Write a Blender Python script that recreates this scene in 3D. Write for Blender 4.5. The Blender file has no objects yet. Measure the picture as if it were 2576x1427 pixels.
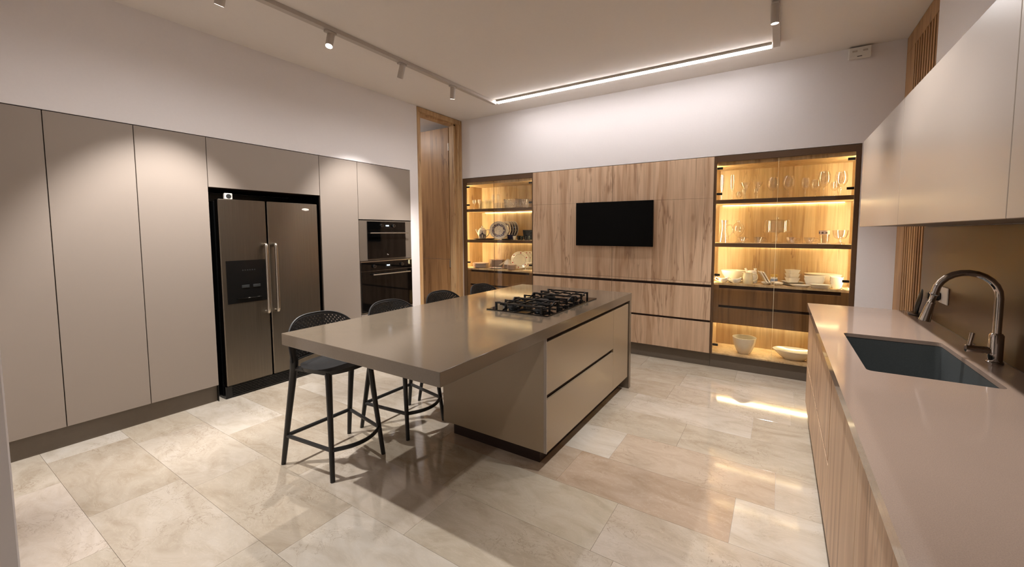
import bpy, bmesh, math, random
from mathutils import Vector, Matrix
random.seed(7)
PI = math.pi
scene = bpy.context.scene
COL = scene.collection

# ---------------------------------------------------------------- camera
cam_d = bpy.data.cameras.new('camera'); cam = bpy.data.objects.new('camera', cam_d); COL.objects.link(cam)
F, PX, PY, W, H = 1003.33, 1365.14, 649.36, 2576.0, 1427.0
cam_d.sensor_fit = 'HORIZONTAL'; cam_d.sensor_width = 36.0; cam_d.lens = F / W * 36.0
cam_d.shift_x = -(PX - W / 2) / W; cam_d.shift_y = (PY - H / 2) / W
cam_d.clip_start = 0.02; cam_d.clip_end = 60
cam.location = (4.193, 0.2247, 1.5)
cam.rotation_euler = (math.radians(90 - 3.809), math.radians(0.009), math.radians(30.694))
scene.camera = cam
# ---------------------------------------------------------------- world and exposure
world = bpy.data.worlds.new('world'); scene.world = world; world.use_nodes = True
world.node_tree.nodes['Background'].inputs[0].default_value = (0.9, 0.8, 0.7, 1)
world.node_tree.nodes['Background'].inputs[1].default_value = 0.02
scene.view_settings.view_transform = 'Standard'; scene.view_settings.look = 'None'
scene.view_settings.exposure = EXPOSURE = 0.84
scene.view_settings.gamma = 1.0
scene.view_settings.use_curve_mapping = False
scene.cycles.transparent_max_bounces = 32
SPOT_COL = (1.0, 0.965, 0.95)
BAR_COL = (1.0, 0.965, 0.97)
LED_COL = (1.0, 0.86, 0.53)
BAR_STRENGTH = 20.5
LED_STRENGTH = 72.0
# track spotlights on the ceiling: (x, y, aim point, watts, cone degrees)
SPOTS_LEFT = [
    (0.98, 0.83, (2.0, 1.75, 0.0), 150, 62),
    (0.98, 1.50, (0.0, 1.38, 0.85), 170, 57),
    (0.98, 2.24, (1.75, 1.2, 0.0), 60, 58),
    (0.98, 2.96, (0.0, 3.15, 1.15), 112, 61),
    (0.98, 3.66, (0.35, 4.1, 0.3), 80, 60),
]
SPOTS_RIGHT = [
    (4.11, 3.62, (4.15, 4.0, 0.0), 75, 85),
    (4.11, 2.55, (4.4, 2.5, 0.9), 66, 80),
    (4.11, 1.45, (4.72, 1.75, 1.2), 18, 60),
    (4.11, 0.35, (3.6, 1.3, 0.0), 12, 85),
]

# ---------------------------------------------------------------- materials
def lin(c):
    return tuple(((v / 255) / 12.92 if v / 255 <= 0.04045 else ((v / 255 + 0.055) / 1.055) ** 2.4) for v in c) + (1,)
MATS = {}
def newmat(n):
    m = bpy.data.materials.new(n); m.use_nodes = True; MATS[n] = m
    return m, m.node_tree, m.node_tree.nodes['Principled BSDF']
def N(nt, t, **k):
    n = nt.nodes.new(t)
    for a, v in k.items(): setattr(n, a, v)
    return n
def ramp(nt, stops):
    r = N(nt, 'ShaderNodeValToRGB'); e = r.color_ramp.elements
    while len(e) < len(stops): e.new(0.5)
    for i, (p, c) in enumerate(stops): e[i].position = p; e[i].color = c
    return r
def noise_vec(nt, scale, coord='Object'):
    if coord == 'World':
        tc = N(nt, 'ShaderNodeNewGeometry'); out = tc.outputs['Position']
    else:
        tc = N(nt, 'ShaderNodeTexCoord'); out = tc.outputs[coord]
    mp = N(nt, 'ShaderNodeMapping'); mp.inputs['Scale'].default_value = scale
    nt.links.new(out, mp.inputs['Vector']); return mp.outputs['Vector']
def mixc(nt, fac, a, b, blend='MIX'):
    m = N(nt, 'ShaderNodeMix', data_type='RGBA', blend_type=blend)
    for sock, v in ((m.inputs[0], fac), (m.inputs[6], a), (m.inputs[7], b)):
        if hasattr(v, 'default_value') or hasattr(v, 'is_linked'): nt.links.new(v, sock)
        else: sock.default_value = v
    return m.outputs[2]
def noise(nt, vec, scale, detail=4, rough=0.5, dist=0.0):
    n = N(nt, 'ShaderNodeTexNoise'); n.inputs['Scale'].default_value = scale; n.inputs['Detail'].default_value = detail
    n.inputs['Roughness'].default_value = rough; n.inputs['Distortion'].default_value = dist
    nt.links.new(vec, n.inputs['Vector']); return n.outputs['Fac']
def plain(n, rgb, rough=0.5, metal=0.0, coat=0.0, var=0.03, vs=30, spec=0.5, ior=None):
    m, nt, b = newmat(n); c = lin(rgb)
    v = noise(nt, noise_vec(nt, (1, 1, 1)), vs, 5)
    r = ramp(nt, [(0.3, tuple(x * (1 - var) for x in c[:3]) + (1,)), (0.7, tuple(min(1, x * (1 + var)) for x in c[:3]) + (1,))])
    nt.links.new(v, r.inputs[0]); nt.links.new(r.outputs[0], b.inputs['Base Color'])
    b.inputs['Roughness'].default_value = rough; b.inputs['Metallic'].default_value = metal
    b.inputs['Coat Weight'].default_value = coat; b.inputs['Coat Roughness'].default_value = 0.08
    b.inputs['Specular IOR Level'].default_value = spec
    return m
def emis(n, rgb, s):
    m, nt, b = newmat(n)
    b.inputs['Base Color'].default_value = (0.9, 0.9, 0.9, 1)
    b.inputs['Emission Color'].default_value = tuple(rgb) + (1,); b.inputs['Emission Strength'].default_value = s
    return m
def glassm(n, tint, refl=1.0, rough=0.02, ior=1.45, cut=0):
    m, nt, b = newmat(n); nt.nodes.remove(b)
    out = nt.nodes['Material Output']
    t = N(nt, 'ShaderNodeBsdfTransparent'); t.inputs[0].default_value = tuple(tint) + (1,)
    g = N(nt, 'ShaderNodeBsdfGlossy'); g.inputs['Roughness'].default_value = rough
    f = N(nt, 'ShaderNodeLayerWeight'); f.inputs[0].default_value = 0.5
    pw = N(nt, 'ShaderNodeMath', operation='POWER'); pw.inputs[1].default_value = 4.0
    mu = N(nt, 'ShaderNodeMath', operation='MULTIPLY_ADD'); mu.inputs[1].default_value = 0.9 * min(refl, 1.0); mu.inputs[2].default_value = 0.045 * refl; mu.use_clamp = True
    mx = N(nt, 'ShaderNodeMixShader')
    if cut:
        vo = N(nt, 'ShaderNodeTexVoronoi'); vo.inputs['Scale'].default_value = cut; tc = N(nt, 'ShaderNodeTexCoord'); nt.links.new(tc.outputs['Object'], vo.inputs['Vector'])
        bp = N(nt, 'ShaderNodeBump'); bp.inputs['Strength'].default_value = 1.0; bp.inputs['Distance'].default_value = 0.02; nt.links.new(vo.outputs['Distance'], bp.inputs['Height'])
        nt.links.new(bp.outputs[0], g.inputs['Normal']); nt.links.new(bp.outputs[0], f.inputs['Normal'])
    nt.links.new(f.outputs['Facing'], pw.inputs[0]); nt.links.new(pw.outputs[0], mu.inputs[0]); nt.links.new(mu.outputs[0], mx.inputs[0])
    nt.links.new(t.outputs[0], mx.inputs[1]); nt.links.new(g.outputs[0], mx.inputs[2]); nt.links.new(mx.outputs[0], out.inputs[0])
    return m
def oak(n, light, mid, dark, rough=0.45, coord='World'):
    m, nt, b = newmat(n)
    v1 = noise_vec(nt, (5.5, 5.5, 0.45), coord)
    big = noise(nt, v1, 1.0, 3, 0.5, 0.4)
    fine = noise(nt, noise_vec(nt, (45, 45, 1.6), coord), 1.0, 6, 0.65, 0.2)
    r1 = ramp(nt, [(0.32, lin(mid)), (0.46, lin(light)), (0.54, lin(light)), (0.60, lin(mid)), (0.70, lin(light))]); nt.links.new(big, r1.inputs[0])
    r2 = ramp(nt, [(0.30, (0.62, 0.56, 0.50, 1)), (0.6, (1, 1, 1, 1))]); nt.links.new(fine, r2.inputs[0])
    c = mixc(nt, 0.55, r1.outputs[0], r2.outputs[0], 'MULTIPLY')
    crack = noise(nt, noise_vec(nt, (8, 8, 0.55), coord), 1.0, 4, 0.55, 0.7)
    r3 = ramp(nt, [(0.462, (0, 0, 0, 1)), (0.493, (0.7, 0.7, 0.7, 1)), (0.498, (1, 1, 1, 1)), (0.505, (0, 0, 0, 1))]); nt.links.new(crack, r3.inputs[0])
    gate = noise(nt, noise_vec(nt, (3.0, 3.0, 1.3), coord), 1.0, 2)
    rg = ramp(nt, [(0.44, (0, 0, 0, 1)), (0.60, (1, 1, 1, 1))]); nt.links.new(gate, rg.inputs[0])
    cg0 = mixc(nt, 1.0, r3.outputs[0], rg.outputs[0], 'MULTIPLY')
    cg = mixc(nt, 1.0, cg0, (0.8, 0.8, 0.8, 1), 'MULTIPLY')
    c = mixc(nt, cg, c, lin(dark))
    vo = N(nt, 'ShaderNodeTexVoronoi'); vo.inputs['Scale'].default_value = 1.0; vo.inputs['Randomness'].default_value = 1.0
    nt.links.new(noise_vec(nt, (4.6, 4.6, 2.1), coord), vo.inputs['Vector'])
    rk = ramp(nt, [(0.04, (1, 1, 1, 1)), (0.15, (0, 0, 0, 1))]); nt.links.new(vo.outputs['Distance'], rk.inputs[0])
    kf = N(nt, 'ShaderNodeMath', operation='MULTIPLY'); kf.inputs[1].default_value = 0.62; nt.links.new(rk.outputs[0], kf.inputs[0])
    c = mixc(nt, kf.outputs[0], c, lin(dark))
    nt.links.new(c, b.inputs['Base Color']); b.inputs['Roughness'].default_value = rough
    bp = N(nt, 'ShaderNodeBump'); bp.inputs['Strength'].default_value = 0.08; bp.inputs['Distance'].default_value = 0.004
    nt.links.new(fine, bp.inputs['Height']); nt.links.new(bp.outputs[0], b.inputs['Normal'])
    return m

plain('wall_paint', (233, 228, 227), 0.9, var=0.008, vs=60)
plain('ceiling_paint', (226, 219, 212), 0.92, var=0.008, vs=40)
plain('taupe_lacquer', (149, 137, 126), 0.42, var=0.012, vs=300)
plain('taupe_shade', (104, 93, 82), 0.45, var=0.02, vs=200)  # taupe darkened to hold the shade on the recessed oven strips
plain('upper_lacquer', (166, 154, 142), 0.30, var=0.012, vs=300)
plain('island_lacquer', (162, 144, 120), 0.26, var=0.012, vs=300)
plain('dark_frame', (94, 69, 47), 0.4, var=0.06, vs=60)
plain('groove_dark', (46, 26, 16), 0.6, var=0.05)
plain('plinth', (110, 99, 86), 0.55, var=0.03)
plain('black_plastic', (9, 9, 9), 0.3, var=0.05)
plain('stool_resin', (34, 33, 32), 0.45, var=0.04, vs=120)
plain('screen_black', (2, 2, 2), 0.35, var=0.02, spec=0.12)
plain('black_glass', (6, 6, 6), 0.04, var=0.02, spec=0.6)
plain('cast_iron', (17, 17, 17), 0.45, var=0.1, vs=90)
plain('burner_alloy', (70, 72, 72), 0.35, 0.6, var=0.08)
plain('chrome', (205, 200, 195), 0.07, 1.0, var=0.01)
plain('satin_metal', (190, 182, 170), 0.28, 1.0, var=0.02)
plain('white_plastic', (225, 220, 212), 0.4, var=0.01)
plain('spot_white', (186, 176, 166), 0.5, var=0.02)
plain('white_ceramic', (240, 232, 214), 0.18, var=0.02, coat=0.4)
plain('cream_glass', (236, 222, 182), 0.25, var=0.02)
plain('sink_grey', (72, 76, 76), 0.5, var=0.08, vs=160)
plain('tray_brown', (96, 74, 66), 0.35, var=0.04)
plain('navy_glaze', (28, 28, 58), 0.2, var=0.1)
plain('black_glaze', (30, 34, 34), 0.18, var=0.1)
plain('pink_ceramic', (222, 196, 178), 0.25, var=0.05, vs=80)
plain('red_glaze', (176, 44, 40), 0.3, var=0.15, vs=90)
plain('yellow_lid', (214, 178, 92), 0.4)
plain('blue_label', (150, 168, 196), 0.5)
plain('plaster_end', (214, 208, 205), 0.85)
oak('oak', (220, 189, 158), (196, 160, 128), (136, 97, 70))
oak('oak_warm', (218, 190, 146), (200, 168, 120), (140, 100, 62))
oak('oak_darkened', (134, 98, 58), (112, 80, 46), (74, 48, 28))
oak('oak_mid', (178, 136, 90), (154, 113, 70), (100, 66, 38))
oak('oak_door', (200, 166, 122), (178, 140, 98), (118, 84, 54))
glassm('pane_glass', (0.97, 0.955, 0.93), 0.7)
glassm('clear_glass', (0.99, 0.985, 0.975), 5.0, 0.03, 1.5)
glassm('crystal', (0.975, 0.96, 0.945), 5.5, 0.08, 1.5)
glassm('cut_crystal', (0.93, 0.90, 0.89), 5.0, 0.1, 1.5, 55)
glassm('green_glass', (0.93, 0.97, 0.91), 3.5, 0.02, 1.5)
emis('bar_light', BAR_COL, BAR_STRENGTH)
emis('led_warm', LED_COL, LED_STRENGTH)
emis('led_soft', LED_COL, LED_STRENGTH * 0.12)
emis('lens_on', (1, 0.95, 0.88), 30)
emis('digit_blue', (0.55, 0.75, 1.0), 3.0)

def steel():
    m, nt, b = newmat('brushed_steel')
    n = noise(nt, noise_vec(nt, (260, 3, 3), 'Object'), 1.0, 3)
    n2 = noise(nt, noise_vec(nt, (3, 240, 2), 'Object'), 1.0, 3)
    r = ramp(nt, [(0.3, lin((122, 113, 101))), (0.7, lin((132, 123, 110)))]); nt.links.new(n2, r.inputs[0])
    nt.links.new(r.outputs[0], b.inputs['Base Color']); b.inputs['Metallic'].default_value = 1.0
    b.inputs['Roughness'].default_value = 0.32; b.inputs['Anisotropic'].default_value = 0.6; b.inputs['Anisotropic Rotation'].default_value = 0.25
steel()
def quartz(n, rgb, rough=0.1):
    m, nt, b = newmat(n); c = lin(rgb)
    f = noise(nt, noise_vec(nt, (1, 1, 1)), 420, 3, 0.7); g = noise(nt, noise_vec(nt, (1, 1, 1)), 3, 3)
    r = ramp(nt, [(0.35, tuple(x * 0.9 for x in c[:3]) + (1,)), (0.65, tuple(x * 1.08 for x in c[:3]) + (1,))]); nt.links.new(f, r.inputs[0])
    r2 = ramp(nt, [(0.3, (0.95, 0.95, 0.95, 1)), (0.7, (1, 1, 1, 1))]); nt.links.new(g, r2.inputs[0])
    nt.links.new(mixc(nt, 1.0, r.outputs[0], r2.outputs[0], 'MULTIPLY'), b.inputs['Base Color'])
    b.inputs['Roughness'].default_value = rough
quartz('quartz_island', (124, 111, 95), 0.10)
quartz('quartz_counter', (162, 141, 126), 0.09)
def backsplash_glass():
    m, nt, b = newmat('backsplash_glass')
    g = noise(nt, noise_vec(nt, (1, 1, 1)), 2.0, 2)
    r = ramp(nt, [(0.3, lin((84, 62, 40))), (0.7, lin((92, 69, 46)))]); nt.links.new(g, r.inputs[0])
    nt.links.new(r.outputs[0], b.inputs['Base Color']); b.inputs['Roughness'].default_value = 0.30
    b.inputs['Specular IOR Level'].default_value = 0.3
backsplash_glass()
def marble():
    m, nt, b = newmat('marble_tile')
    oi = N(nt, 'ShaderNodeObjectInfo')
    geo = N(nt, 'ShaderNodeNewGeometry')
    mul = N(nt, 'ShaderNodeVectorMath', operation='MULTIPLY_ADD')
    cmb = N(nt, 'ShaderNodeCombineXYZ')
    s = N(nt, 'ShaderNodeMath', operation='MULTIPLY'); s.inputs[1].default_value = 37.0
    nt.links.new(oi.outputs['Random'], s.inputs[0]); nt.links.new(s.outputs[0], cmb.inputs[0]); nt.links.new(s.outputs[0], cmb.inputs[2])
    ad = N(nt, 'ShaderNodeVectorMath', operation='ADD'); nt.links.new(geo.outputs['Position'], ad.inputs[0]); nt.links.new(cmb.outputs[0], ad.inputs[1])
    mp = N(nt, 'ShaderNodeMapping'); mp.inputs['Scale'].default_value = (2.2, 5.5, 3); nt.links.new(ad.outputs[0], mp.inputs['Vector'])
    cl = noise(nt, mp.outputs[0], 1.3, 6, 0.62, 1.0)
    r = ramp(nt, [(0.30, (0.76, 0.71, 0.64, 1)), (0.5, (0.91, 0.88, 0.835, 1)), (0.68, (1, 0.99, 0.975, 1))]); nt.links.new(cl, r.inputs[0])
    c = mixc(nt, 1.0, oi.outputs['Color'], r.outputs[0], 'MULTIPLY')
    mp2 = N(nt, 'ShaderNodeMapping'); mp2.inputs['Scale'].default_value = (3.0, 4.2, 3); nt.links.new(ad.outputs[0], mp2.inputs['Vector'])
    vn = noise(nt, mp2.outputs[0], 2.0, 8, 0.65, 1.6)
    rv = ramp(nt, [(0.490, (0, 0, 0, 1)), (0.499, (1, 1, 1, 1)), (0.506, (0, 0, 0, 1))]); nt.links.new(vn, rv.inputs[0])
    gt = noise(nt, mp2.outputs[0], 0.8, 2); rg = ramp(nt, [(0.47, (0, 0, 0, 1)), (0.60, (0.8, 0.8, 0.8, 1))]); nt.links.new(gt, rg.inputs[0])
    fv = mixc(nt, 1.0, rv.outputs[0], rg.outputs[0], 'MULTIPLY')
    c = mixc(nt, fv, c, lin((128, 104, 78)))
    lv = noise(nt, mp.outputs[0], 2.2, 7, 0.6, 2.0)
    rl = ramp(nt, [(0.49, (0, 0, 0, 1)), (0.505, (0.16, 0.16, 0.16, 1)), (0.52, (0, 0, 0, 1))]); nt.links.new(lv, rl.inputs[0])
    c = mixc(nt, rl.outputs[0], c, lin((240, 228, 208)))
    nt.links.new(c, b.inputs['Base Color']); b.inputs['Roughness'].default_value = 0.08
    b.inputs['Specular IOR Level'].default_value = 0.8
marble()
def transfer_plate(n, rim_rgb, motif, ring_lo, ring_hi, dens):
    # printed plate: ring motif by distance from the plate's own axis (object z)
    m, nt, b = newmat(n)
    tc = N(nt, 'ShaderNodeTexCoord'); sx = N(nt, 'ShaderNodeSeparateXYZ'); nt.links.new(tc.outputs['Object'], sx.inputs[0])
    a = N(nt, 'ShaderNodeMath', operation='POWER'); a.inputs[1].default_value = 2; nt.links.new(sx.outputs[0], a.inputs[0])
    c2 = N(nt, 'ShaderNodeMath', operation='POWER'); c2.inputs[1].default_value = 2; nt.links.new(sx.outputs[1], c2.inputs[0])
    ad = N(nt, 'ShaderNodeMath', operation='ADD'); nt.links.new(a.outputs[0], ad.inputs[0]); nt.links.new(c2.outputs[0], ad.inputs[1])
    sq = N(nt, 'ShaderNodeMath', operation='SQRT'); nt.links.new(ad.outputs[0], sq.inputs[0])
    sc = N(nt, 'ShaderNodeMath', operation='MULTIPLY'); sc.inputs[1].default_value = 5.0; nt.links.new(sq.outputs[0], sc.inputs[0])
    rr = ramp(nt, [(ring_lo - 0.03, (0, 0, 0, 1)), (ring_lo, (1, 1, 1, 1)), (ring_hi, (1, 1, 1, 1)), (ring_hi + 0.03, (0, 0, 0, 1))]); nt.links.new(sc.outputs[0], rr.inputs[0])
    nn = noise(nt, tc.outputs['Object'], 90, 2); rn = ramp(nt, [(dens, (0, 0, 0, 1)), (dens + 0.08, (1, 1, 1, 1))]); nt.links.new(nn, rn.inputs[0])
    f = mixc(nt, 1.0, rr.outputs[0], rn.outputs[0], 'MULTIPLY')
    n3 = noise(nt, tc.outputs['Object'], 60, 3); r3 = ramp(nt, [(0.52, (0, 0, 0, 1)), (0.68, (0.35, 0.35, 0.35, 1))]); nt.links.new(n3, r3.inputs[0])
    base = mixc(nt, r3.outputs[0], lin(rim_rgb), lin(motif))
    nt.links.new(mixc(nt, f, base, lin(motif)), b.inputs['Base Color']); b.inputs['Roughness'].default_value = 0.2
transfer_plate('blue_transfer', (232, 220, 200), (70, 52, 84), 0.36, 0.50, 0.40)

# ---------------------------------------------------------------- mesh helpers
class B:
    def __init__(s): s.bm = bmesh.new()
    def box(s, x0, x1, y0, y1, z0, z1, bev=0.0, seg=1):
        r = bmesh.ops.create_cube(s.bm, size=1.0)
        for v in r['verts']:
            v.co = Vector(((x0 + x1) / 2 + v.co.x * (x1 - x0), (y0 + y1) / 2 + v.co.y * (y1 - y0), (z0 + z1) / 2 + v.co.z * (z1 - z0)))
        if bev:
            es = list({e for v in r['verts'] for e in v.link_edges})
            bmesh.ops.bevel(s.bm, geom=es, offset=bev, segments=seg, affect='EDGES', profile=0.5)
        return s
    def tube(s, pts, rad, n=8, closed=False, caps=True, up=None):
        pts = [Vector(p) for p in pts]; k = len(pts)
        rads = rad if isinstance(rad, (list, tuple)) else [rad] * k
        rings = []; prev = None
        for i, p in enumerate(pts):
            if closed: d = pts[(i + 1) % k] - pts[i - 1]
            else: d = pts[min(i + 1, k - 1)] - pts[max(i - 1, 0)]
            d.normalize()
            if prev is None:
                a = Vector(up) if up else (Vector((0, 0, 1)) if abs(d.z) < 0.9 else Vector((1, 0, 0)))
            else: a = prev
            a = (a - d * a.dot(d)).normalized(); prev = a; b = d.cross(a)
            rr = rads[i] if not isinstance(rads[i], tuple) else rads[i]
            ra, rb = (rr if isinstance(rr, tuple) else (rr, rr))
            rings.append([s.bm.verts.new(p + a * ra * math.cos(2 * PI * (j + .5) / n) + b * rb * math.sin(2 * PI * (j + .5) / n)) for j in range(n)])
        m = k if closed else k - 1
        for i in range(m):
            A, C = rings[i], rings[(i + 1) % k]
            for j in range(n): s.bm.faces.new((A[j], A[(j + 1) % n], C[(j + 1) % n], C[j]))
        if caps and not closed:
            s.bm.faces.new(list(reversed(rings[0]))); s.bm.faces.new(rings[-1])
        return s
    def lathe(s, prof, n=24, ox=0, oy=0, oz=0, sx=1.0, sy=1.0):
        rings = []
        for r, z in prof:
            if r < 1e-6: rings.append([s.bm.verts.new((ox, oy, oz + z))])
            else: rings.append([s.bm.verts.new((ox + r * sx * math.cos(2 * PI * j / n), oy + r * sy * math.sin(2 * PI * j / n), oz + z)) for j in range(n)])
        for A, C in zip(rings, rings[1:]):
            for j in range(n):
                a = A if len(A) == 1 else [A[j], A[(j + 1) % n]]; c = C if len(C) == 1 else [C[(j + 1) % n], C[j]]
                if len(a) + len(c) > 2: s.bm.faces.new(a + c)
        return s
    def prism(s, poly, z0, z1, bev=0.0):
        lo = [s.bm.verts.new((x, y, z0)) for x, y in poly]; hi = [s.bm.verts.new((x, y, z1)) for x, y in poly]; n = len(poly)
        f1 = s.bm.faces.new(list(reversed(lo))); f2 = s.bm.faces.new(hi)
        for j in range(n): s.bm.faces.new((lo[j], lo[(j + 1) % n], hi[(j + 1) % n], hi[j]))
        if bev: bmesh.ops.bevel(s.bm, geom=list(f1.edges) + list(f2.edges), offset=bev, segments=2, affect='EDGES')
        return s
    def xf(s, M):
        bmesh.ops.transform(s.bm, matrix=M, verts=s.bm.verts); return s
    def obj(s, name, mat, parent=None, smooth=False, solid=0.0, abs_=True, loc=None):
        bmesh.ops.recalc_face_normals(s.bm, faces=s.bm.faces)
        me = bpy.data.meshes.new(name)
        off = Vector((0, 0, 0))
        if parent is not None and abs_: off = origin(parent)
        if loc is not None: off = Vector(loc)
        if off.length: bmesh.ops.translate(s.bm, verts=s.bm.verts, vec=-off)
        s.bm.to_mesh(me); s.bm.free()
        me.materials.append(MATS[mat])
        if smooth:
            me.polygons.foreach_set('use_smooth', [True] * len(me.polygons))
            try: me.set_sharp_from_angle(angle=math.radians(40))
            except Exception: pass
        o = bpy.data.objects.new(name, me); COL.objects.link(o)
        if parent is not None: o.parent = parent
        if loc is not None: o.location = Vector(loc) - (origin(parent) if parent is not None else Vector((0, 0, 0)))
        if solid:
            md = o.modifiers.new('solid', 'SOLIDIFY'); md.thickness = solid; md.offset = 0
        return o
def origin(o):
    v = Vector((0, 0, 0))
    while o is not None: v = v + o.location; o = o.parent
    return v
def thing(name, label, cat, loc=(0, 0, 0), rotz=0.0, group=None):
    o = bpy.data.objects.new(name, None); COL.objects.link(o); o.empty_display_size = 0.05
    o.location = loc; o.rotation_euler = (0, 0, rotz); o['label'] = label; o['category'] = cat
    if group: o['group'] = group
    return o
def tag(o, label, cat, group=None):
    o['label'] = label; o['category'] = cat
    if group: o['group'] = group
    return o
def wbox(name, c, mat, parent=None, bev=0.0):
    return B().box(*c, bev=bev).obj(name, mat, parent)
def struct(o, label=None):
    o['kind'] = 'structure'
    if label: o['label'] = label
    return o
def dup(root, loc, rotz=None, label=None):
    r = root.copy(); COL.objects.link(r); r.location = loc
    if rotz is not None: r.rotation_euler = (0, 0, rotz)
    if label: r['label'] = label
    for ch in root.children:
        c = ch.copy(); COL.objects.link(c); c.parent = r
        for g in ch.children:
            d = g.copy(); COL.objects.link(d); d.parent = c
    return r
def curve_pts(pts, n=6):
    # Catmull-Rom through pts
    P = [Vector(p) for p in pts]; out = []
    for i in range(len(P) - 1):
        p0 = P[max(i - 1, 0)]; p1 = P[i]; p2 = P[i + 1]; p3 = P[min(i + 2, len(P) - 1)]
        for k in range(n):
            t = k / n
            out.append(0.5 * ((2 * p1) + (p2 - p0) * t + (2 * p0 - 5 * p1 + 4 * p2 - p3) * t * t + (3 * p1 - p0 - 3 * p2 + p3) * t ** 3))
    out.append(P[-1]); return out
def text_mesh(body, size, mat, parent, M, ext=0.0003):
    cu = bpy.data.curves.new('text', 'FONT'); cu.body = body; cu.size = size; cu.extrude = ext; cu.align_x = 'CENTER'; cu.align_y = 'CENTER'
    to = bpy.data.objects.new('text', cu); COL.objects.link(to)
    me = bpy.data.meshes.new_from_object(to); bpy.data.objects.remove(to)
    me.transform(M); me.materials.clear(); me.materials.append(MATS[mat])
    me.transform(Matrix.Translation(-origin(parent)))
    o = bpy.data.objects.new('lettering', me); COL.objects.link(o); o.parent = parent
    return o
ORD = ['first', 'second', 'third', 'fourth', 'fifth', 'sixth', 'seventh', 'eighth', 'ninth', 'tenth', 'eleventh', 'twelfth']
# ================================================================= the room
ZC = 3.162; YF = 4.883; XR = 5.083; YN = -1.6
# floor: marble slabs laid in rows along x
floor = struct(wbox('floor', (-2.4, 5.2, YN - 0.1, 5.6, -0.06, -0.008), 'plaster_end'))
PITCH = 0.382; LEN = 0.95; GAP = 0.0005
starts = {-1: 0.54, 4: 4.03, 5: 4.22, 6: 3.62, 7: 4.06, 8: 4.316, 3: 2.525, 1: 1.28, 0: 1.115, 2: 0.74, 9: 3.4, 10: 2.9}
tones = [(206, 197, 183), (200, 190, 174), (213, 205, 193), (197, 186, 170), (205, 195, 181), (214, 207, 196)]
special = {(4, 3.08): (192, 173, 154), (4, 2.13): (196, 179, 160), (5, 3.27): (202, 186, 168), (3, 2.52): (208, 199, 182), (3, 1.57): (196, 185, 167), (-1, 0.54): (216, 206, 195), (3, 3.47): (206, 196, 182)}
tile_mesh = {}
for k in range(-6, 12):
    y0 = 0.725 + PITCH * k; y1 = y0 + PITCH
    if y1 < YN: continue
    st = starts.get(k, random.uniform(0, LEN)); st = st % LEN - 2 * LEN
    x = st
    while x < 5.1:
        a = max(x, -0.75); e = min(x + LEN, 5.15)
        if e - a > 0.02:
            key = (round(e - a, 3),)
            if key not in tile_mesh:
                o = B().box(-(e - a) / 2 + GAP, (e - a) / 2 - GAP, -PITCH / 2 + GAP, PITCH / 2 - GAP, -0.012, 0, 0.0004).obj('tile', 'marble_tile', floor)
                tile_mesh[key] = o.data
            else:
                o = bpy.data.objects.new('tile', tile_mesh[key]); COL.objects.link(o); o.parent = floor
            o.location = ((a + e) / 2, (y0 + y1) / 2, 0)
            col = random.choice(tones)
            for (kk, xx), cc in special.items():
                if kk == k and abs(xx - x) < 0.06: col = cc
            j = random.uniform(0.97, 1.03); o.color = tuple(min(1, v * j) for v in lin(col)[:3]) + (1,)
        x += LEN
struct(wbox('ceiling', (-2.4, 5.3, YN - 0.1, 5.6, ZC, ZC + 0.08), 'ceiling_paint'))
struct(wbox('wall_left', (-0.72, -0.004, 0.405, 4.02, 2.303, ZC), 'wall_paint'))
struct(wbox('wall_left', (-0.72, -0.004, 3.8845, 4.02, 0, 2.303), 'wall_paint'))
struct(wbox('wall_left', (-0.72, -0.63, 0.405, 3.8845, 0, 2.303), 'wall_paint'))
struct(wbox('wall_far', (-0.12, 5.3, YF, 5.45, 2.303, ZC), 'wall_paint'))
struct(wbox('wall_far', (4.8125, 5.3, YF, 5.45, 0, 2.303), 'wall_paint'))
struct(wbox('wall_far', (-0.12, 0.0075, YF, 5.45, 0, 2.303), 'wall_paint'))
struct(wbox('wall_far', (0.0075, 4.8125, 5.36, 5.45, 0, 2.303), 'wall_paint'))
w = B(); w.box(XR, 5.3, YN, 4.06, 0, ZC)
struct(w.obj('wall_right', 'wall_paint'))
w = B(); w.box(-0.72, 2.2, 0.12, 0.405, 0, ZC, 0.004); struct(w.obj('wall_near', 'wall_paint'))
w = B(); w.box(-0.72, 5.3, YN - 0.1, YN, 0, ZC); w.box(-0.82, -0.72, YN, 0.2, 0, ZC); struct(w.obj('wall_back', 'wall_paint'))
# side room behind the timber door
w = B(); w.box(-2.4, -2.3, 3.2, 5.6, 0, ZC); w.box(-2.4, -0.12, 5.36, 5.46, 0, ZC); w.box(-2.4, -0.72, 3.2, 3.3, 0, ZC)
struct(w.obj('wall_side_room', 'wall_paint'))

lp = thing('side_room_fill', 'added unseen fill lamp in the side room behind the oak doorway', 'lamp', (-1.25, 4.1, ZC))  # added lamp, out of view, brightens the open door leaf
B().lathe([(0, -0.03), (0.07, -0.03), (0.075, -0.0005), (0, -0.0005)], 20, -1.25, 4.1, ZC).obj('shade', 'lens_on', lp)
L = bpy.data.lights.new('fill_light', 'POINT'); L.energy = 5; L.color = SPOT_COL; L.shadow_soft_size = 0.06; lo = bpy.data.objects.new('fill_light', L); COL.objects.link(lo); lo.parent = lp; lo.location = (0, 0, -0.12)
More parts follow.
